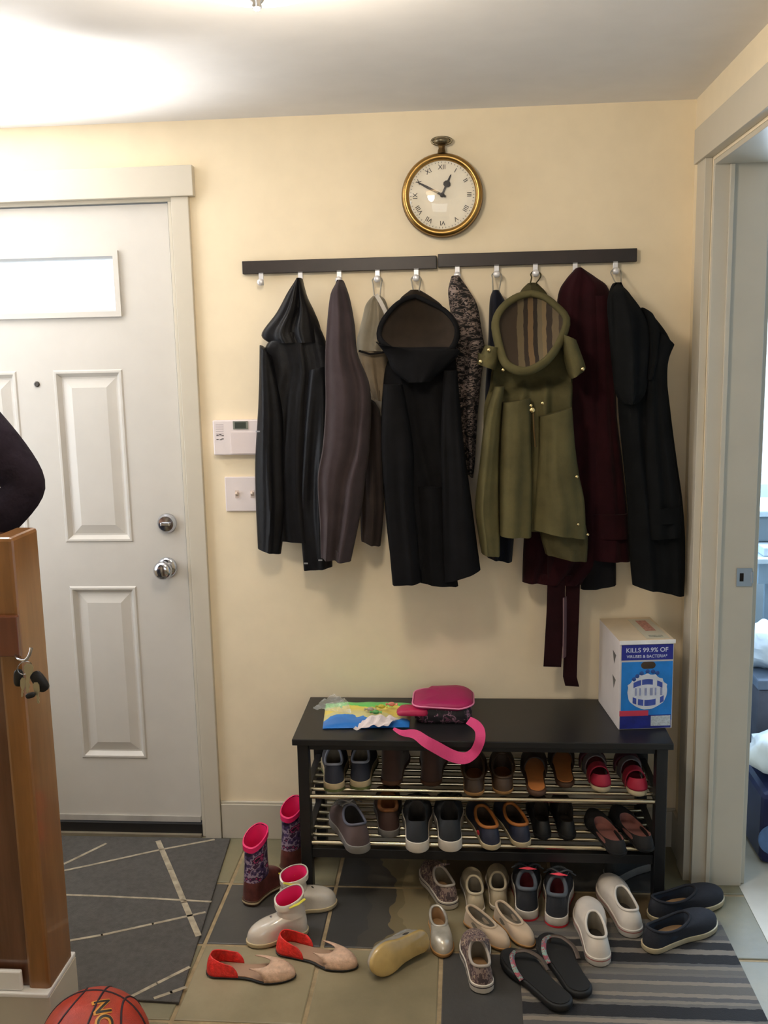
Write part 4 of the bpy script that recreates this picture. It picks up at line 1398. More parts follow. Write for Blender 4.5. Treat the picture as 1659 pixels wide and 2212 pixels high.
# -- black flip-flops
ff_bed = mat('black_footbed', (28, 28, 28), .65, var=.15)
ff_rib = mat_speckle('jewelled_strap', [(0, (140, 58, 70)), (.42, (120, 150, 140)), (.52, (152, 70, 84)), (.6, (96, 104, 112))], 60, .4)
ff_brown = mat('brown_strap', (68, 56, 48), .5, var=.15)
for hp, tp, lab in (((1226, 2192), (1094, 2070), 'black flip-flop with jewelled strap, nearest the camera'), ((1262, 2166), (1178, 2034), 'black flip-flop with jewelled strap, between the other and the white sneaker')):
    h, t = PXZ(*hp), PXZ(*tp)
    L_ = .262
    r_ = shoe_root('flip_flop', lab, 'sandal', FLOOR_SHOES, h, t, L_, .0085)
    sb = MB()
    sb.loft([outline(L_, .092, 0, .04, -.003), outline(L_, .092, .004, .04, 0), outline(L_, .092, .016, .04, 0), outline(L_, .092, .018, .04, -.003)], 0, True, True, True)
    obj('sole', sb, rub_black, r_, local=True)
    fb = outline(L_, .092, .0185, .04, -.006)
    obj('footbed', MB().loft([fb, [p + Vector((0, 0, .002)) for p in fb]], 0, True, True, True), ff_bed, r_, local=True)
    post = (L_ * .82, .006, .018)
    obj('toe_post', MB().tube([post, (L_ * .80, .006, .040)], .004, 8), ff_brown, r_, local=True)
    for sg, m_, nm in ((1, ff_rib, 'jewelled_strap'), (-1, ff_brown, 'strap')):
        pts = catmull([(L_ * .80, .006, .040), (L_ * .72, .006 + sg * .024, .046), (L_ * .60, sg * .041 + .003, .036), (L_ * .50, sg * .041, .018)], 16)
        obj(nm, MB().tube(pts, .0065, 8, 0, flat=.5), m_, r_, local=True)

# -- single dark sneaker under the bench
shoe('sneaker', 'dark sneaker with a grey sole deep under the bench by the right leg', FLOOR_SHOES, PXZ(1312, 1908), PXZ(1392, 1868), L=.225, Wd=.078, st=.026, op=(.04, .46, .29, .055, .045, .062), toe_h=.04,
     upper=mat('dark_mesh', (44, 46, 48), .8, var=.1), sole=rub_grey, lining=dark_lining, laces=rub_grey)

# ------------------------------------------------------------------ upper shelf
ZU = .3195
navy_up = mat('navy_suede', (44, 48, 62), .8, var=.12)
pale_blue_l = mat('pale_blue_trim', (150, 156, 174), .7, var=.05)
lace_w = mat('pale_lace', (178, 184, 196), .7, var=.05)
for (hx, hy), (tx, ty), lab in (((-.385, -.335), (-.415, -.08), 'navy sneaker with pale laces at the left end of the upper shelf'), ((-.312, -.318), (-.318, -.07), 'navy sneaker with pale laces beside the dark brown boot')):
    shoe('sneaker', lab, UP_SHOES, (hx, hy), (tx, ty), L=.248, Wd=.080, z=ZU + .0065, st=.024, op=(.04, .47, .31, .056, .046, .064), toe_h=.040, upper=navy_up, sole=rub_cream, lining=ins_grey, insole=ins_dark,
         rim=pale_blue_l, laces=lace_w, tongue=lace_w, band=(mat('moss_sole_line', (92, 100, 56), .7), .0, .35), patches=[('side_stripe', lace_w, .30, .42, 1, 6)], bend=.03)
brown_boot = mat('dark_brown_suede', (62, 42, 37), .85, var=.18, sheen=.2)
for (hx, hy), lab in (((-.222, -.292), 'dark brown suede ankle boot nearer the navy sneakers'), ((-.104, -.292), 'dark brown suede ankle boot under the pink strap')):
    shoe('suede_boot', lab, UP_SHOES, (hx, hy), (hx + .005, -.04), L=.242, Wd=.084, z=ZU + .0065, st=.014, op=(.03, .48, .38, .062, .056, .066), toe_h=.045, upper=brown_boot, sole=rub_brown, lining=dark_lining,
         shaft=(.112, .95, .0, .04), cat='boot', bend=.03)
clog_br = mat('brown_leather', (70, 52, 38), .5, var=.15)
tan_bed = mat('tan_leather_bed', (150, 98, 56), .55, var=.12)
org_bed = mat('orange_tan_bed', (206, 130, 72), .5, var=.1)
for (hx, hy), lab, wd in (((.022, -.350), 'brown loafer with tan footbed, left of the brown pair on the upper shelf', .078), ((.106, -.338), 'brown loafer with tan footbed, right of its pair, next to an orange clog', .078)):
    shoe('loafer', lab, UP_SHOES, (hx, hy), (hx + .004, -.09), L=.250, Wd=wd, z=ZU + .0065, st=.010, op=(.05, .66, .38, .036, .034, .046), toe_h=.044, upper=clog_br, sole=rub_tan, lining=mat('brown_lining', (62, 48, 38), .8), insole=tan_bed, rim=clog_br, bend=.03)
for (hx, hy), lab in (((.203, -.348), 'backless clog with orange footbed, the nearer of its pair'), ((.290, -.290), 'backless clog with orange footbed, set back beside the red sandals')):
    sandal('clog', lab, UP_SHOES, (hx, hy), (hx + .004, -.05), .248, .076, ZU + .0065, .016, rub_brown, org_bed, [('vamp', mat('dark_brown_leather', (44, 32, 26), .5, var=.15), .48, .96, .052, 0)])
red_strap = mat('raspberry_strap', (176, 40, 66), .5, var=.1)
plum_strap = mat('plum_strap', (84, 40, 52), .6, var=.1)
grey_strap = mat('silver_grey_strap', (112, 106, 110), .45, .2)
red_bed = mat('red_footbed', (128, 26, 40), .6, var=.1)
for (hx, hy), lab in (((.392, -.315), 'raspberry strappy sandal beside the orange clogs'), ((.492, -.338), 'raspberry strappy sandal at the right end of the upper shelf')):
    sandal('strap_sandal', lab, UP_SHOES, (hx, hy), (hx - .012, -.06), .235, .076, ZU + .0065, .018, rub_cream, red_bed,
           [('front_strap', plum_strap, .66, .90, .040, 0), ('middle_strap', grey_strap, .46, .58, .048, 0), ('heel_strap', red_strap, .20, .36, .042, 0)], heel_cup=(red_strap, .035))

# ------------------------------------------------------------------ lower shelf
ZL = .1745
tr_up = mat('taupe_trail_mesh', (86, 72, 72), .8, var=.12)
tr_in = mat('orange_brown_lining', (132, 84, 48), .85, var=.1)
shoe('trail_shoe', 'taupe trail shoe with a grey sole, heel out over the lower shelf', LOW_SHOES, (-.300, -.425), (-.392, -.18), L=.262, Wd=.092, z=ZL + .0065, st=.024, op=(.04, .46, .31, .062, .050, .070), toe_h=.042, upper=tr_up,
     sole=rub_grey, lining=dark_lining, rim=mat('grey_blue_collar', (88, 90, 104), .7), laces=rub_grey, patches=[('heel_patch', mat('rust_brown_patch', (74, 52, 48), .8), -1, .06, 1, 6)])
shoe('trail_shoe', 'brown trail shoe with orange lining behind the taupe one', LOW_SHOES, (-.226, -.330), (-.252, -.07), L=.255, Wd=.084, z=ZL + .0065, st=.022, op=(.04, .46, .31, .060, .050, .066), toe_h=.042, upper=mat('brown_mesh', (66, 46, 42), .8, var=.1),
     sole=rub_grey, lining=tr_in, rim=tr_in, rim_r=.006, laces=rub_brown)
for (hx, hy), lab in (((-.140, -.415), 'black sneaker with thick white sole beside the trail shoes'), ((-.046, -.405), 'black sneaker with thick white sole beside the navy boat shoes')):
    shoe('sneaker', lab, LOW_SHOES, (hx, hy), (hx - .012, -.14), L=.265, Wd=.088, z=ZL + .0065, st=.032, op=(.05, .46, .30, .060, .048, .070), toe_h=.042, upper=mat('charcoal_knit', (42, 45, 50), .85, var=.1), sole=rub_white, lining=dark_lining, laces=rub_black, bend=.03)
boat = mat('navy_leather', (38, 42, 60), .5, var=.12)
boat_in = mat('orange_leather_trim', (166, 102, 48), .55, var=.08)
for (hx, hy), lab in (((.075, -.390), 'navy boat shoe with orange collar and a small red tab'), ((.163, -.372), 'navy boat shoe with orange collar, the plain one to the right')):
    r_ = shoe('boat_shoe', lab, LOW_SHOES, (hx, hy), (hx - .055, -.135), L=.258, Wd=.074, z=ZL + .0065, st=.016, op=(.05, .60, .36, .048, .036, .046), toe_h=.040, upper=boat, sole=rub_cream, lining=mat('brown_lining', (62, 48, 38), .8), rim=boat_in, rim_r=.005, bend=.03)
    if hx < .1:
        obj('red_tab', MB().box((.030, .033, .036), (.044, .0385, .044)), mat('red_tab', (150, 30, 40), .6), r_, local=True)
for (hx, hy), lab in (((.222, -.325), 'plain black shoe in the shade beside the boat shoes'), ((.294, -.325), 'plain black shoe in the shade beside the pink-lined flats')):
    shoe('black_shoe', lab, LOW_SHOES, (hx, hy), (hx - .004, -.07), L=.255, Wd=.066, z=ZL + .0065, st=.012, op=(.05, .52, .33, .040, .034, .046), toe_h=.040, upper=mat('black_shoe_leather', (24, 23, 23), .6, var=.1), sole=rub_black, lining=mat('olive_brown_lining', (50, 42, 34), .9), bend=.02)
pinkish = mat('dusty_pink_insole', (140, 92, 84), .8, var=.06)
for (hx, hy), lab in (((.430, -.412), 'black pointed flat with dusty pink insole, the nearer one'), ((.512, -.385), 'black pointed flat with dusty pink insole, at the right bench leg')):
    shoe('pointed_flat', lab, LOW_SHOES, (hx, hy), (hx - .056, -.17), L=.250, Wd=.070, z=ZL + .0065, st=.010, op=(.05, .70, .40, .034, .020, .026), toe_h=.032, upper=mat('black_suede', (28, 26, 26), .85, var=.1), sole=rub_black, lining=pinkish, insole=pinkish, bend=.02, pointy=1.3)

# ------------------------------------------------------------------ mats on the floor
def on_floor(px, py, z=0.0):
    return at(px, py, z=z)


rug_t = .007
A = Vector((-.785, -.006, 0)); B = on_floor(386, 2170); B.z = 0
Cc = Vector((-1.52, B.y + .03, 0)); Dd = Vector((-1.55, -.030, 0)); A.y = -.024
rugd = mat('charcoal_rug_pile', (73, 71, 69), .95, var=.10, vscale=60, bump=(320, .6, .003), sheen=.1)
rugl = mat('cream_rug_line', (158, 148, 130), .95, var=.14, vscale=40)
m = MB()
quad = [A, B, Cc, Dd]
cen = sum(quad, Vector()) / 4
lo = [Vector((p.x, p.y, .0006)) for p in quad]
hi = [Vector((p.x, p.y, rug_t - .001)) for p in quad]
tp = [cen + (Vector((p.x, p.y, 0)) - cen) * .994 + Vector((0, 0, rug_t)) for p in quad]
m.loft([lo, hi, tp], 0, True, True, True, False)
for pts, w in (([(70, 1897), (150, 1861), (228, 1823)], .010), ([(85, 1892), (200, 1868), (345, 1836), (462, 1814)], .009), ([(342, 1818), (368, 1878), (398, 1950), (428, 2020)], .017),
               ([(60, 1931), (200, 1935), (330, 1941), (455, 1948)], .008), ([(105, 2040), (220, 2020), (330, 1996), (442, 1971)], .009), ([(270, 2160), (340, 2124), (408, 2090)], .010), ([(335, 2156), (370, 2144), (400, 2133)], .010)):
    P = [on_floor(a_, b_, rug_t) for a_, b_ in pts]
    for p, q in zip(P, P[1:]):
        d = (q - p).normalized(); s = Vector((-d.y, d.x, 0)) * w / 2
        e = d * w * .3
        z1 = Vector((0, 0, .0009))
        m.loft([[p - s - e, q - s + e, q + s + e, p + s - e], [p - s - e + z1, q - s + e + z1, q + s + e + z1, p + s - e + z1]], 1, True, False, True, False)
tag(obj('entry_rug', m, [rugd, rugl]), 'charcoal rug crossed by thin cream lines in front of the door', 'rug')

x0, x1, y1, y0 = .128, .716, -.425, -1.035
stops = []
rr = random.Random(5)
tones = [(40, 39, 40), (120, 112, 102), (96, 92, 86), (34, 33, 35), (128, 118, 106), (104, 98, 92), (84, 82, 80)]
seq = [(0, 1), (.02, 6), (.045, 2), (.075, 6), (.10, 1), (.112, 0), (.146, 1), (.168, 3), (.212, 6), (.225, 1), (.24, 2), (.258, 5), (.27, 6), (.295, 4), (.31, 2), (.345, 4), (.36, 6), (.376, 1), (.39, 2), (.40, 3), (.447, 2), (.455, 4), (.47, 6), (.5, 1), (.52, 0), (.56, 5), (.6, 3)]
sm = mat_bands('striped_mat_weave', [(p, tones[k]) for p, k in seq], 1, .305, -.62, .95, .010, 40, (260, .5))
m = MB()
quad = [Vector((x0, y0, 0)), Vector((x1, y0, 0)), Vector((x1 - .012, y1, 0)), Vector((x0 + .012, y1, 0))]
cen = Vector(((x0 + x1) / 2, (y0 + y1) / 2, 0))
m.loft([[Vector((p.x, p.y, .0006)) for p in quad], [Vector((p.x, p.y, .0024)) for p in quad], [cen + (p - cen) * .995 + Vector((0, 0, .0030)) for p in quad]], 0, True, True, True, False)
tag(obj('striped_mat', m, sm), 'grey and black striped woven mat under the white sneakers', 'rug')

# ------------------------------------------------------------------ things on the bench
# pink shoulder bag
mag = mat('magenta_nylon', (150, 16, 80), .55, var=.06, bump=(160, .2))
mag2 = mat('pink_webbing', (200, 60, 116), .7, var=.05, bump=(240, .4))
bagpat = mat_speckle('black_pink_print', [(0, (24, 22, 28)), (.46, (40, 34, 42)), (.52, (150, 110, 130)), (.57, (30, 26, 34)), (.63, (104, 60, 84))], 34, .6)
bag = thing('shoulder_bag', 'magenta shoulder bag with printed side and pink strap lying on the bench', 'bag', (-.06, -.15, BZ))


def rrect(cx_, cy_, hx, hy, r, z, n=6, wav=0.0):
    pts = []
    for qx, qy, a0 in ((1, -1, -PI / 2), (1, 1, 0), (-1, 1, PI / 2), (-1, -1, PI)):
        for k in range(n + 1):
            a = a0 + PI / 2 * k / n
            p = Vector((cx_ + qx * (hx - r) + r * math.cos(a), cy_ + qy * (hy - r) + r * math.sin(a), z))
            if wav:
                p.z += wav * math.sin(p.x * 40) * math.cos(p.y * 25)
            pts.append(p)
    return pts


bcx, bcy = -.068, -.163
obj('bag_body', MB().loft([rrect(bcx, bcy, .078, .072, .03, BZ + .0008), rrect(bcx, bcy, .086, .080, .035, BZ + .012), rrect(bcx, bcy, .086, .080, .035, BZ + .034), rrect(bcx, bcy, .082, .076, .035, BZ + .046)], 0, True, True, True), bagpat, bag)
lid = []
for hx, hy, z in ((.084, .078, .044), (.090, .084, .050), (.090, .084, .058), (.082, .076, .066), (.055, .05, .070)):
    lp = rrect(bcx, bcy, hx, hy, .045, BZ + z, wav=.003)
    for p in lp:
        p.y -= 0 if p.x > bcx + .05 else .0
        if p.x < bcx - .045:
            p.z -= .006
        if p.y > bcy and abs(p.x - bcx) < .03:
            p.y -= .008
    lid.append(lp)
lido = obj('lid', MB().loft(lid, 0, True, True, True), mag, bag)
rp = rrect(bcx, bcy, .0915, .0855, .045, BZ + .053, wav=.003)
obj('piping', MB().tube(rp, .0026, 6, 0, True), mat('light_pink_piping', (222, 130, 168), .5), lido)
pk = MB()
pk.loft([rrect(-.158, -.224, .046, .026, .015, BZ + .0285), rrect(-.158, -.224, .048, .028, .018, BZ + .035), rrect(-.154, -.222, .042, .024, .015, BZ + .045)], 0, True, True, True)
obj('side_pocket', pk, mat('crimson_nylon', (170, 30, 76), .5, var=.08), bag)
ctrl = [at(850, 1574, z=BZ + .016), at(868, 1583, z=BZ + .010), at(896, 1586, z=BZ + .020), at(920, 1602, y=-.388), at(945, 1616, y=-.390), at(975, 1632, y=-.388), at(1003, 1638, y=-.390), at(1024, 1626, y=-.388), at(1036, 1602, y=-.392), at(1037, 1580, z=BZ + .034), at(1028, 1566, z=BZ + .034), at(1012, 1556, z=BZ + .034)]
wv = [.004, .008, .013, .016, .017, .017, .016, .014, .014, .014, .014, .012]
cs = catmull([tuple(p) + (w_,) for p, w_ in zip(ctrl, wv)], 60)
loops = []
for k, (x_, y_, z_, w_) in enumerate(cs):
    p = Vector((x_, y_, z_))
    q = Vector(cs[min(k + 1, 59)][:3]); o_ = Vector(cs[max(k - 1, 0)][:3])
    t = (q - o_).normalized()
    nrm = Vector((0, -1, .55)).normalized()
    s = t.cross(nrm).normalized()
    n2 = s.cross(t).normalized() * .0011
    loops.append([p - s * w_ - n2, p + s * w_ - n2, p + s * w_ + n2, p - s * w_ + n2])
obj('strap', MB().loft(loops, 0, True, True, True), mag2, bag)

# colourful flat pouch in clear wrap
pouch = thing('party_pouch', 'flat green, yellow and blue pouch in clear wrap at the left of the bench', 'pouch', (-.30, -.2, BZ))
pc = [at(697, 1576, z=BZ), at(884, 1573, z=BZ), at(890, 1522, z=BZ), at(704, 1522, z=BZ)]


def pfn(u, v):
    a_ = pc[0].lerp(pc[1], u); b_ = pc[3].lerp(pc[2], u)
    p = a_.lerp(b_, v)
    bul = (16 * u * (1 - u) * v * (1 - v)) ** .4
    p.z = BZ + .0015 + .017 * bul * (1 + .35 * mnoise.noise(Vector((u * 7, v * 4, 1)))) + .002
    return p


def pfb(u, v):
    p = pfn(u, v); p.z = BZ + .001
    return p


pm = mat_bands('pouch_print', [(0, (40, 110, 190)), (.20, (44, 120, 200)), (.30, (206, 200, 140)), (.45, (226, 208, 100)), (.66, (228, 214, 96)), (.74, (96, 196, 96)), (.9, (70, 180, 90))], 1, pc[0].y + .2, pc[3].y + .2, .3, .5, 16)
m = MB(); m.grid(pfn, 40, 20); m.grid(pfb, 40, 20)
obj('printed_film', m, pm, pouch)
gl_ = mat('clear_film', (246, 250, 250), .12, var=.02, alpha=.28, spec=.8)
wr = [at(676, 1530, z=BZ + .006), at(760, 1545, z=BZ + .02), at(752, 1515, z=BZ + .034), at(728, 1506, z=BZ + .052), at(700, 1512, z=BZ + .042)]


def wfn(u, v):
    a_ = wr[0].lerp(wr[1], u); b_ = wr[4].lerp(wr[2], u)
    p = a_.lerp(b_, v)
    p += Vector((0, 0, .012 * mnoise.noise(Vector((u * 6, v * 6, 4))) + .018 * (4 * u * (1 - u) * v)))
    p.z = max(p.z, BZ + .004)
    return p


obj('clear_wrap', MB().grid(wfn, 22, 16, smooth=False), gl_, pouch)

# crumpled tissue
cx_, cy_ = at(822, 1566, z=BZ + .01).x, at(822, 1566, z=BZ + .01).y


def tfn(u, v):
    x_ = (u - .5) * .112; y_ = (v - .5) * .070
    ca, sa = math.cos(.5), math.sin(.5)
    n_ = mnoise.noise(Vector((u * 4.5, v * 4.0, 7)))
    return Vector((cx_ - .012 + x_ * ca + y_ * sa * .7, cy_ - .018 + x_ * sa * .55 + y_ * ca, BZ + .023 + .014 * n_ + .016 * math.exp(-((u - .55) ** 2 + (v - .6) ** 2) * 9)))


tag(obj('crumpled_tissue', MB().grid(tfn, 22, 16, smooth=False), mat('tissue_paper', (232, 222, 224), .85, var=.02), solid=.0012), 'crumpled white tissue beside the pink bag on the bench', 'tissue')
# wrapped sweets
for k, (px, py, col, lab) in enumerate(((800, 1532, (170, 156, 140), 'silvery wrapped sweet behind the tissue, leftmost of four'), (824, 1526, (186, 176, 60), 'yellow-green wrapped sweet behind the tissue'),
                                       (846, 1521, (214, 128, 110), 'salmon pink wrapped sweet next to the pink bag'), (812, 1538, (92, 160, 84), 'green wrapped sweet close behind the tissue'))):
    zs = BZ + .0335
    p = at(px, py, z=zs)
    m = MB()
    m.ball((p.x, p.y, zs), (.011, .008, .0065), 12)
    for sg in (-1, 1):
        m.loft([[(p.x + sg * .010, p.y + .0015 * math.cos(a), zs + .0015 * math.sin(a)) for a in [2 * PI * i / 8 for i in range(8)]],
                [(p.x + sg * .018, p.y + .007 * math.cos(a), zs + .004 * math.sin(a)) for a in [2 * PI * i / 8 for i in range(8)]]], 0, True, True, True, False)
    tag(obj('wrapped_sweet', m, mat('sweet_wrap_%d' % k, col, .3, var=.2, vscale=90)), lab, 'sweet', 'wrapped sweets on the pouch')

# ------------------------------------------------------------------ blue and white carton
fl, fr = at(1336, 1577, z=BZ), at(1450, 1572, z=BZ)
rotz = math.atan2(fr.y - fl.y, fr.x - fl.x) * .8
bwid = (fr - fl).length
ztop = at(1340, 1386, y=fl.y).z
bh = ztop - BZ
bd = .235
box = thing('carton', 'blue and white cardboard carton with a hand hole at the right end of the bench', 'carton', (fl.x, fl.y, BZ + .0005), rotz)
card = mat('white_card', (218, 212, 212), .6, var=.02)
tanc = mat('kraft_card', (206, 188, 160), .75, var=.04)
obj('box_body', MB().box((0, .001, 0), (bwid, bd, bh - .001)), card, box, bevel=.0015, local=True)
obj('top_flap', MB().box((0, -.001, bh - .001), (bwid + .001, bd, bh + .001)), tanc, box, local=True)
obj('flap_edge', MB().box((-.001, -.004, bh - .009), (bwid + .003, .0, bh + .0015)), mat('white_flap', (240, 240, 242), .5), box, local=True)
lb = obj('shipping_label', MB().box((bwid * .52, .015, bh + .001), (bwid * .95, bd - .02, bh + .0018)), mat('label_paper', (190, 184, 164), .7, var=.02), box, local=True)
MT = Matrix.Translation((bwid * .74, bd * .62, bh + .0019)) @ Matrix.Rotation(PI / 2, 4, 'Z')
m = MB()
m.box((bwid * .64, bd * .38, bh + .0018), (bwid * .84, bd * .84, bh + .0022))
obj('label_print', m, mat('faded_red_print', (172, 122, 108), .7, var=.15, vscale=120), lb, local=True)
obj('label_print', MB().box((bwid * .60, .028, bh + .0018), (bwid * .86, .045, bh + .0022)), mat('faded_grey_print', (146, 146, 132), .7, var=.2, vscale=120), lb, local=True)


def fp(nm, rects, m_, par, y=-.0004):
    b_ = MB()
    for (u0, v0, u1, v1) in rects:
        b_.box((u0 * bwid, y, v0 * bh), (u1 * bwid, y + .0006, v1 * bh))
    return obj(nm, b_, m_, par, local=True)


print_panel = fp('front_print', [(.035, .10, .985, .765)], mat('carton_blue', (26, 122, 206), .5, var=.10, vscale=14), box)
fp('banner', [(.03, .785, .985, .955)], mat('carton_navy', (38, 44, 142), .5, var=.05), box)
fp('base_band', [(.02, .01, .975, .16)], mat('carton_deep_blue', (34, 44, 130), .5, var=.15, vscale=30), box, -.0006)
fp('red_badge', [(.01, .155, .55, .215)], mat('carton_red', (206, 62, 88), .5, var=.06), box, -.0010)
fp('barcode_patch', [(.60, .035, .965, .150)], mat('barcode_grey', (188, 196, 202), .5, var=.10, vscale=200), box, -.0012)
mtx = Matrix.Rotation(PI / 2, 4, 'X')
wht = mat('carton_white_print', (206, 212, 236), .5, var=.03)
t_ = text_mb('KILLS 99.9% OF', .0185, Matrix.Translation((bwid * .5, -.0012, bh * .895)) @ mtx, bold=.0003)
text_mb('VIRUSES & BACTERIA*', .0120, Matrix.Translation((bwid * .5, -.0012, bh * .825)) @ mtx, 0, 0, t_, bold=.0002)
obj('slogan', t_, wht, box, local=True)
# white burst with blue arcs of lettering
bst = MB()
ctr = Vector((bwid * .52, -.0011, bh * .425))
ptsb = []
for k in range(48):
    a = 2 * PI * k / 48
    r = 1.0 + .05 * mnoise.noise(Vector((math.cos(a) * 3, math.sin(a) * 3, 2)))
    if 0.3 < a < 2.9:
        r *= 1 + .07 * (k % 3 == 0)
    ptsb.append(ctr + Vector((math.cos(a) * bwid * .37 * r, 0, math.sin(a) * bh * .198 * r)))
bst.poly(ptsb)
burst = obj('white_burst', bst, mat('burst_white', (214, 218, 230), .5, var=.05, vscale=30), box, local=True)
lg = MB()
for zc_, cur, segs, hgt in ((.490, .05, [(.26, .40), (.42, .62), (.70, .80)], .030), (.345, -.045, [(.25, .32), (.35, .45), (.47, .68), (.76, .83)], .034)):
    for a_, b_ in segs:
        n_ = 6
        top, bot = [], []
        for k in range(n_ + 1):
            u = a_ + (b_ - a_) * k / n_
            zz = zc_ + cur * (1 - ((u - .52) / .3) ** 2)
            bot.append(Vector((u * bwid, -.0016, (zz - hgt) * bh))); top.append(Vector((u * bwid, -.0016, (zz + hgt) * bh)))
        lg.loft([bot, top], 0, False)
obj('logo_arcs', lg, mat('logo_blue', (62, 82, 168), .5, var=.1, vscale=40), burst, local=True)
lg = MB()
for u, w_ in ((.29, .035), (.37, .03), (.47, .04), (.57, .05), (.66, .03), (.76, .04)):
    lg.box((u * bwid, -.0018, bh * .385), ((u + w_) * bwid, -.0012, bh * .470))
obj('logo_letters', lg, mat('logo_pale_blue', (150, 158, 196), .5, var=.1, vscale=40), burst, local=True)
sp_ = MB()
for u, v in ((.33, .605), (.41, .635), (.52, .655), (.62, .652), (.70, .635), (.27, .57)):
    sp_.lathe([(.0065, 0), (.006, .0006)], Matrix.Translation((u * bwid, -.0006, v * bh)) @ mtx, 10)
obj('dark_drops', sp_, mat('drop_blue', (40, 78, 150), .5), box, local=True)
hh_ = MB()
stad = []
for k in range(24):
    a = 2 * PI * k / 24
    stad.append(Vector((bwid * .53 + (.010 if math.cos(a) > 0 else -.010) + .011 * math.cos(a), -.0008, bh * .725 + .0105 * math.sin(a))))
hh_.loft([stad, [p + Vector((0, .0006, 0)) for p in stad]], 0, True, True, True, False)
obj('hand_hole', hh_, mat('carton_inside', (74, 60, 48), .9, var=.15), box, local=True)
m = MB()
for y_, v in ((.055, .80), (.055, .52)):
    m.poly([Vector((-.0005, y_ - .018, v * bh)), Vector((-.0005, y_ + .020, (v + .02) * bh)), Vector((-.0005, y_ + .004, (v - .12) * bh))])
obj('side_mark', m, mat('side_print_grey', (112, 110, 108), .6, var=.2), box, local=True)

# ------------------------------------------------------------------ basketball
bc = Vector((-.808, -1.156, .1205))
ball = thing('basketball', 'orange-red basketball with black seams resting by the wooden post', 'ball', (bc.x, bc.y, .0))
ballm = mat('basketball_leather', (172, 58, 40), .38, var=.08, vscale=40, bump=(420, .5, .002), spec=.6)
obj('ball_skin', MB().ball(tuple(bc), .12, 48), ballm, ball)
seamm = mat('seam_black', (44, 30, 40), .6)
sm_ = MB()
MR = Matrix.Translation(bc) @ Matrix.Rotation(.18, 4, 'Y') @ Matrix.Rotation(-.25, 4, 'X')
rS = .1196
for kind in range(4):
    pts = []
    for k in range(72):
        a = 2 * PI * k / 72
        if kind == 0:
            p = Vector((-.025, math.cos(a), math.sin(a)))
        elif kind == 1:
            p = Vector((math.cos(a), .0, math.sin(a)))
        else:
            sg = 1 if kind == 2 else -1
            p = Vector((sg * (.62 + .22 * math.cos(2 * a)), math.cos(a) * .9, math.sin(a)))
        p.normalize()
        pts.append(MR @ (p * rS))
    sm_.tube(pts, .0026, 6, 0, True)
obj('seams', sm_, seamm, ball)


def on_ball(M_, body, size, off, m_, nm, lift, dx=0, dz=0):
    t = text_mb(body, size, Matrix.Translation((dx, dz, 0)), bold=off, align='LEFT')
    # finer mesh so the letters can follow the ball
    me = bpy.data.meshes.new('lettering')
    me.from_pydata([tuple(v) for v in t.v], [], t.f)
    bm = bmesh.new(); bm.from_mesh(me)
    bmesh.ops.triangulate(bm, faces=bm.faces)
    for _ in range(3):
        lg_ = [e for e in bm.edges if e.calc_length() > .006]
        if lg_:
            bmesh.ops.subdivide_edges(bm, edges=lg_, cuts=1)
            bmesh.ops.triangulate(bm, faces=bm.faces)
    out = MB()
    vs_ = []
    for v in bm.verts:
        a_, b_ = v.co.x / .12, v.co.y / .12
        d = Vector((math.sin(a_) * math.cos(b_), math.sin(b_), math.cos(a_) * math.cos(b_)))
        vs_.append(bc + (M_ @ d) * (.12 + lift))
    bm.verts.index_update()
    out.add(vs_, [tuple(v.index for v in f.verts) for f in bm.faces])
    bm.free(); bpy.data.meshes.remove(me)
    return obj(nm, out, m_, ball)


to_cam = (EYE - bc).normalized()
zax = (to_cam + RT * .19).normalized()
xax = -UP - RT * .04; xax = (xax - zax * xax.dot(zax)).normalized()
yax = zax.cross(xax)
MBX = Matrix((xax, yax, zax)).transposed()
on_ball(MBX, 'NCAA', .047, .0030, mat('gold_outline', (206, 142, 50), .4), 'lettering_outline', .0012, -.102, .0)
on_ball(MBX, 'NCAA', .047, .0004, mat('letter_black', (26, 22, 22), .45), 'lettering', .0018, -.102, .002)

# ------------------------------------------------------------------ wooden newel post with keys
oak = mat_wood('oak_varnish', (116, 78, 40), (142, 98, 54), (6, 6, .6), .28, .5)
oak_dark = mat_wood('dark_oak_panel', (88, 56, 40), (108, 72, 52), (6, 6, .5), .14, .8)
red_oak = mat_wood('red_brown_block', (88, 46, 28), (108, 60, 38), (6, 6, .8), .3, .5)
px1 = -.9585
py0, py1 = -1.03, -.90
post = thing('newel_post', 'varnished oak post on a white plinth at the left edge of the photo', 'post', (-1.05, -.965, 0))
ztp = at(34, 1162, y=py0).z
m = MB()
xl = -1.14
m.box((px1 - .052, py0, .145), (px1, py1, ztp))
obj('corner_stile', m, oak, post, bevel=.008)
obj('front_panel', MB().box((xl + .04, py0 + .010, .145), (px1 - .0525, py1, ztp - .012)), oak_dark, post)
obj('corner_stile', MB().box((xl, py0, .145), (xl + .0395, py1, ztp)), oak, post, bevel=.008)
obj('top_rail', MB().box((xl + .04, py0 - .0005, at(20, 1335, y=py0).z), (px1 - .0527, py0 + .0095, ztp - .006)), oak, post, bevel=.003)
zb1, zb0 = at(20, 1330, y=py0 - .01).z, at(20, 1418, y=py0 - .01).z
obj('lock_block', MB().box((xl + .045, py0 - .016, zb0), (px1 + .003, py0 - .0006, zb1)), red_oak, post, bevel=.003)
zp0 = at(60, 2157, y=py0 - .02).z
pl = obj('plinth', MB().box((xl - .02, py0 - .014, 0), (px1 + .004, py1 + .01, zp0)), trim_paint, post, bevel=.002)
obj('plinth_cap', MB().box((xl - .025, py0 - .020, zp0 + .0005), (px1 + .003, py1 + .012, zp0 + .012)), trim_white, post, bevel=.003)
zp2 = at(20, 2098, y=py0 - .012).z
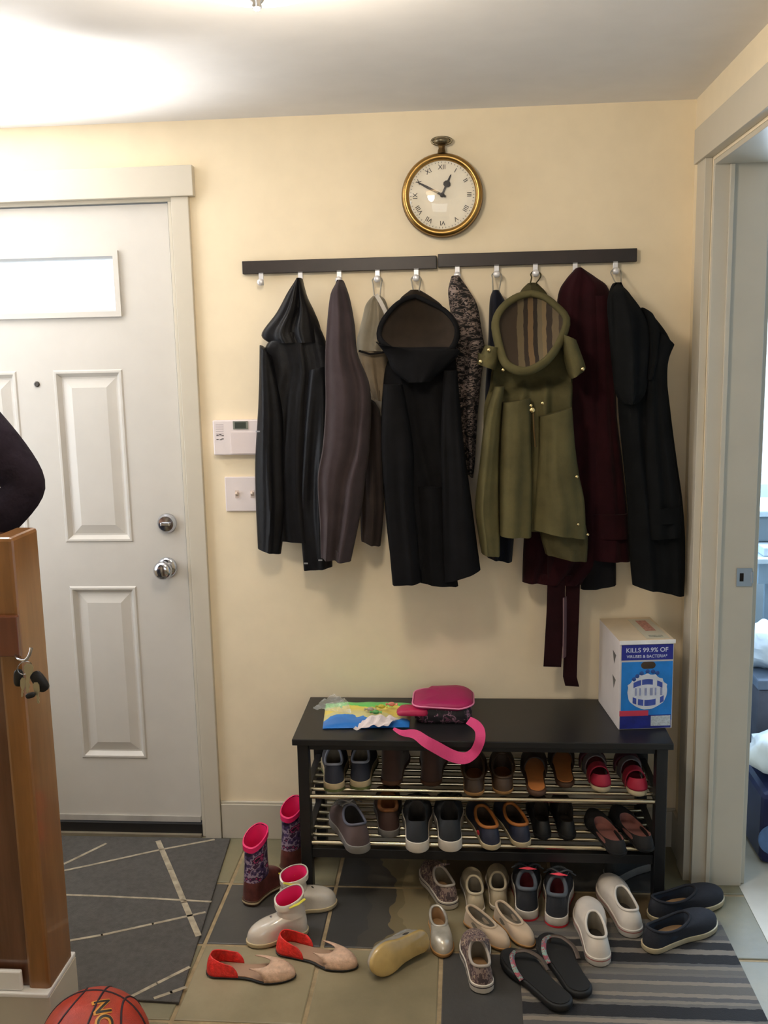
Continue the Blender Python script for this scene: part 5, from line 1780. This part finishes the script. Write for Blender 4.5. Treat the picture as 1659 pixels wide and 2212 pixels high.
obj('base_moulding', MB().box((xl - .012, py0 - .013, zp0 + .0125), (at(45, 2110, y=py0 - .012).x, py0 - .0006, zp2)), trim_white, post, bevel=.004)
hkp = at(42, 1421, y=py0 - .024)
hook_o = MB()
hook_o.tube(catmull([(hkp.x - .012, py0 - .016, hkp.z + .002), (hkp.x, py0 - .03, hkp.z), (hkp.x + .018, py0 - .038, hkp.z - .001), (hkp.x + .028, py0 - .036, hkp.z + .010), (hkp.x + .033, py0 - .034, hkp.z + .026)], 16), .0035, 8)
obj('key_hook', hook_o, nickel, post)
# keys
ky = thing('key_bunch', 'bunch of keys with black fobs hanging from the wooden post', 'keys', (hkp.x + .018, py0 - .04, hkp.z - .09))
ringc = Vector((hkp.x + .017, py0 - .0385, hkp.z - .0175))
obj('key_ring', MB().tube([ringc + Vector((.0045 * math.sin(a) * .6, .004 * math.cos(a), 0)) + Vector((.014 * math.cos(a), 0, .0145 * math.sin(a))) for a in [2 * PI * k / 28 for k in range(28)]], .0012, 6, 0, True), nickel, ky)
fobm = mat('black_key_plastic', (20, 20, 22), .4, var=.1)
brassk = mat('key_nickel_silver', (186, 178, 150), .35, .8, var=.08)


def fob(px, py, hx, hz, ang, nm, m_, y, ty=.0045):
    p = at(px, py, y=y)
    lp = []
    for dy, s in ((-ty, .82), (-ty * .6, 1), (ty * .6, 1), (ty, .82)):
        l_ = []
        for k in range(24):
            a = 2 * PI * k / 24
            u = math.copysign(abs(math.cos(a)) ** .7, math.cos(a)) * hx * s; v = math.copysign(abs(math.sin(a)) ** .7, math.sin(a)) * hz * s
            l_.append(Vector((p.x + u * math.cos(ang) - v * math.sin(ang), y + dy, p.z + u * math.sin(ang) + v * math.cos(ang))))
        lp.append(l_)
    return obj(nm, MB().loft(lp, 0, True, True, True), m_, ky)


fob(86, 1472, .0145, .024, .55, 'car_fob', fobm, py0 - .040)
fob(40, 1464, .010, .019, -.1, 'car_fob', fobm, py0 - .034)
fob(66, 1502, .011, .006, .3, 'black_tag', fobm, py0 - .052, .003)


def key(px0, py0_, px1_, py1_, y, hw):
    a_, b_ = at(px0, py0_, y=y), at(px1_, py1_, y=y)
    d = (b_ - a_); L_ = d.length; d.normalize(); s = Vector((-d.z, 0, d.x))
    out = [(-hw, 0), (-hw * .9, .012), (-hw * .4, .020), (-hw * .4, L_ * .95), (0, L_), (hw * .3, L_ * .9), (hw * .15, L_ * .8), (hw * .45, L_ * .7), (hw * .2, L_ * .6), (hw * .4, .020), (hw * .9, .012), (hw, 0), (hw * .5, -.006), (-hw * .5, -.006)]
    f_ = [a_ + s * u + d * v + Vector((0, -.001, 0)) for u, v in out]
    g_ = [a_ + s * u + d * v + Vector((0, .001, 0)) for u, v in out]
    m_ = MB(); m_.loft([f_, g_], 0, True, False, False, False); m_.poly(f_); m_.poly(g_)
    return obj('key', m_, brassk, ky)


key(62, 1440, 60, 1497, py0 - .0475, .0105)
key(50, 1470, 48, 1506, py0 - .0435, .006)
key(78, 1480, 84, 1520, py0 - .0465, .007)

# ------------------------------------------------------------------ person at the left edge
def skin_obj(name, verts, edges, radii, m_, parent, root=0, sub=2):
    me = bpy.data.meshes.new(name)
    off = WL[parent.name] if parent else Vector()
    me.from_pydata([tuple(Vector(v) - off) for v in verts], edges, [])
    me.materials.append(m_)
    o = bpy.data.objects.new(name, me)
    COL.objects.link(o)
    o.parent = parent
    if parent:
        WL[o.name] = off
    s = o.modifiers.new('skin', 'SKIN'); s.use_smooth_shade = True
    for i, r in enumerate(radii):
        sv = me.skin_vertices[0].data[i]
        sv.radius = (r, r) if not isinstance(r, tuple) else r
        sv.use_root = (i == root)
    b = o.modifiers.new('sub', 'SUBSURF'); b.levels = sub; b.render_levels = sub
    return o


PX, PY = -1.40, -.73
person = thing('person', 'person in a dark navy sweater, elbow bent outwards, cut off by the left edge', 'person', (PX, PY, 0))
skinm = mat('skin', (206, 160, 132), .55, var=.04)
sweater = cloth('navy_sweater', (34, 28, 36), .95, .15, 0, (9, .8, .03))
jeans = cloth('dark_jeans', (44, 52, 72), .85, .1, .05)
hairm = mat('dark_hair', (48, 36, 28), .6, var=.2, vscale=40)
EL = Vector((-1.035, -.745, 1.285))
HP = Vector((-1.235, -.80, 1.10))
# body: one continuous figure (pelvis root), arms akimbo
V = [(PX, PY, 1.00), (PX, PY, 1.15), (PX, PY, 1.34), (PX, PY, 1.50), (PX, PY, 1.58), (PX, PY - .01, 1.66), (PX, PY - .02, 1.76), (PX, PY - .01, 1.84)]
R = [(.15, .11), (.14, .10), (.165, .115), (.14, .10), .058, .075, .092, .07]
Ed = [(i, i + 1) for i in range(7)]


def chain(start, pts, rads):
    prev = start
    for p, r in zip(pts, rads):
        V.append(tuple(p)); R.append(r); Ed.append((prev, len(V) - 1)); prev = len(V) - 1
    return prev


wr_ = []
for sg in (1, -1):
    def mx(p):
        p = Vector(p)
        return p if sg == 1 else Vector((2 * PX - p.x, p.y, p.z))
    wv_ = chain(3, [mx((-1.235, PY, 1.51)), mx((-1.15, -.735, 1.415)), mx(EL), mx((-1.12, -.775, 1.215)), mx((-1.205, -.80, 1.125))], [.062, .052, .042, .038, .027])
    wr_.append((wv_, mx))
    palm = chain(wv_, [mx((-1.235, -.82, 1.09)), mx((-1.255, -.835, 1.055))], [.030, .026])
    for k in range(4):
        o_ = (k - 1.5) * .017
        chain(palm, [mx((-1.26 + o_ * .3, -.84 - o_, 1.035)), mx((-1.275 + o_ * .2, -.845 - o_, 1.005 + .004 * abs(k - 1.5))), mx((-1.292, -.838 - o_, .985 + .004 * abs(k - 1.5)))], [.010, .009, .008])
    chain(palm - 1, [mx((-1.255, -.795, 1.065)), mx((-1.275, -.775, 1.045)), mx((-1.292, -.768, 1.03))], [.012, .010, .009])
for sg in (1, -1):
    x_ = PX + sg * .095
    chain(0, [(x_, PY, .93), (x_ + sg * .01, PY, .52), (x_ + sg * .015, PY + .01, .10), (x_ + sg * .02, PY - .03, .055), (x_ + sg * .03, PY - .14, .045)], [.095, .058, .040, .036, .028])
skin_obj('body', V, Ed, R, skinm, person)
# sweater follows torso and arms
V = [(PX, PY, 1.02), (PX, PY, 1.15), (PX, PY, 1.34), (PX, PY, 1.50), (PX, PY, 1.565)]
R = [(.17, .125), (.16, .115), (.18, .13), (.152, .112), .075]
Ed = [(0, 1), (1, 2), (2, 3), (3, 4)]
for sg in (1, -1):
    def mx(p):
        p = Vector(p)
        return p if sg == 1 else Vector((2 * PX - p.x, p.y, p.z))
    chain(3, [mx((-1.235, PY, 1.512)), mx((-1.15, -.735, 1.418)), mx((-1.082, -.742, 1.335)), mx((EL.x - .006, EL.y, EL.z + .006)), mx((-1.092, -.765, 1.243)), mx((-1.16, -.788, 1.175)), mx((-1.195, -.797, 1.138))], [.080, .072, .068, .058, .058, .050, .040])
skin_obj('sweater', V, Ed, R, sweater, person)
V = [(PX, PY, 1.03), (PX, PY, .95)]
R = [(.162, .120), (.168, .125)]
Ed = [(0, 1)]
for sg in (1, -1):
    x_ = PX + sg * .095
    chain(1, [(x_, PY, .84), (x_ + sg * .01, PY, .52), (x_ + sg * .015, PY + .01, .12), (x_ + sg * .015, PY + .01, .075)], [.108, .078, .060, .060])
skin_obj('trousers', V, Ed, R, jeans, person)
m = MB()
m.ball((PX, PY + .012, 1.80), (.103, .112, .105), 20)
obj('hair', m, hairm, person)
m = MB()
for sg in (-1, 1):
    m.ball((PX + sg * .033, PY - .103, 1.772), (.012, .008, .008), 10)
obj('eyes', m, mat('eye_dark', (40, 34, 32), .3), person)
m = MB(); m.ball((PX, PY - .118, 1.742), (.012, .018, .022), 10)
obj('nose', m, skinm, person)
m = MB(); m.ball((PX, PY - .100, 1.703), (.024, .008, .006), 10)
obj('mouth', m, mat('lips', (168, 100, 92), .5), person)
for sg in (-1, 1):
    m = MB()
    x_ = PX + sg * .115
    m.loft([[(x_ + .045 * math.cos(a) * 1, PY - .06 + .13 * math.sin(a) * 1, z_) for a in [2 * PI * k / 20 for k in range(20)]] for z_ in (.0085, .04)] + [[(x_ + .038 * math.cos(a), PY - .05 + .10 * math.sin(a), .065) for a in [2 * PI * k / 20 for k in range(20)]]], 0, True, True, True)
    obj('shoe', m, rub_black, person)

# ------------------------------------------------------------------ beyond the doorway
desk_top = mat('pale_desk_top', (214, 226, 232), .35, var=.02)
desk_f = mat('grey_blue_desk', (150, 166, 176), .5, var=.03)
zd = .80
desk = thing('desk', 'pale desk under the window of the next room', 'desk', (1.6, .93, 0))
obj('desk_top', MB().box((1.08, .66, zd - .02), (2.1, 1.22, zd)), desk_top, desk, bevel=.003)
obj('apron', MB().box((1.10, .68, zd - .10), (2.08, .70, zd - .0205)), desk_f, desk)
for x_ in (1.15, 2.05):
    for y_ in (.70, 1.18):
        obj('leg', MB().box((x_ - .018, y_ - .018 + .02, 0), (x_ + .018, y_ + .018 + .0, zd - .0205)), desk_f, desk)
pr = thing('printer', 'grey printer with a white lid on the desk in the next room', 'printer', (1.30, .95, zd))
obj('printer_body', MB().box((1.10, .80, zd + .035), (1.50, 1.12, zd + .135)), mat('printer_grey', (128, 138, 144), .45, var=.03), pr, bevel=.01)
obj('printer_lid', MB().box((1.095, .79, zd + .1355), (1.505, 1.125, zd + .160)), desk_top, pr, bevel=.006)
obj('paper_tray', MB().box((1.12, .70, zd + .001), (1.48, .95, zd + .034)), mat('tray_white', (226, 232, 238), .4), pr, bevel=.004)
cb = MB()
cb.tube(catmull([(1.065, 1.285, .62), (1.09, 1.27, .50), (1.15, 1.25, .40), (1.24, 1.22, .24), (1.28, 1.2, .02)], 24), .006, 6)
tag(obj('power_cord', cb, mat('grey_cord', (120, 126, 132), .5)), 'grey cord hanging down the pale wall below the desk', 'cord')
crate = thing('storage_bin', 'dark grey fabric bin behind the white bags in the next room', 'bin', (1.22, .42, 0))
obj('bin_body', MB().box((.985, .24, .0005), (1.45, .62, .44)), mat('bin_fabric', (98, 98, 108), .9, var=.08, bump=(200, .3)), crate, bevel=.01)
obj('bin_rim', MB().box((.98, .235, .4405), (1.455, .625, .475)), mat('bin_rim', (116, 128, 146), .7), crate, bevel=.006)


def bag_blob(name, c_, r_, m_, seed, label):
    loops = []
    for i in range(1, 14):
        a = PI * i / 14
        l_ = []
        for k in range(28):
            b_ = 2 * PI * k / 28
            p = Vector((math.sin(a) * math.cos(b_), math.sin(a) * math.sin(b_), math.cos(a)))
            f_ = 1 + .22 * mnoise.noise(p * 2.6 + Vector((seed, 0, 0))) + .10 * mnoise.noise(p * 7 + Vector((0, seed, 0)))
            l_.append(Vector((c_[0] + p.x * r_[0] * f_, c_[1] + p.y * r_[1] * f_, max(c_[2] + p.z * r_[2] * f_, c_[2] - r_[2] * .92))))
        loops.append(l_)
    o = obj(name, MB().loft(loops, 0, True, True, True), m_)
    return tag(o, label, 'bag')


plas = mat('white_plastic_bag', (226, 234, 242), .35, var=.03, spec=.6)
bag_blob('plastic_bag', (1.05, .40, .545), (.125, .10, .075), plas, 2.0, 'white plastic bag on top of the grey bin')
# pack of rolls in dark blue wrap with a white bag on it
pk_ = thing('paper_roll_pack', 'dark blue wrapped pack with pale blue roll ends on the next room floor', 'pack', (1.10, .04, 0))
pkx0, pky0 = .905, -.11
obj('wrap', MB().box((pkx0, pky0, .0), (pkx0 + .42, pky0 + .24, .235)), mat('navy_wrap', (28, 36, 84), .35, var=.15, vscale=14), pk_, bevel=.02)
for (x_, z_, r_) in ((pkx0 + .075, .170, .056), (pkx0 + .040, .085, .050), (pkx0 + .135, .040, .034), (pkx0 + .22, .165, .056), (pkx0 + .21, .07, .05), (pkx0 + .33, .12, .056)):
    obj('roll_end', MB().lathe([(r_, .0), (r_ * .98, .006), (r_ * .3, .007), (r_ * .28, .003)], Matrix.Translation((x_, pky0 - .0005, z_)) @ RX, 28), mat('pale_blue_print', (92, 124, 172), .5, var=.08, vscale=30), pk_)
bag_blob('plastic_bag', (1.04, .03, .305), (.145, .11, .075), plas, 5.0, 'crumpled white plastic bag on top of the dark blue pack')
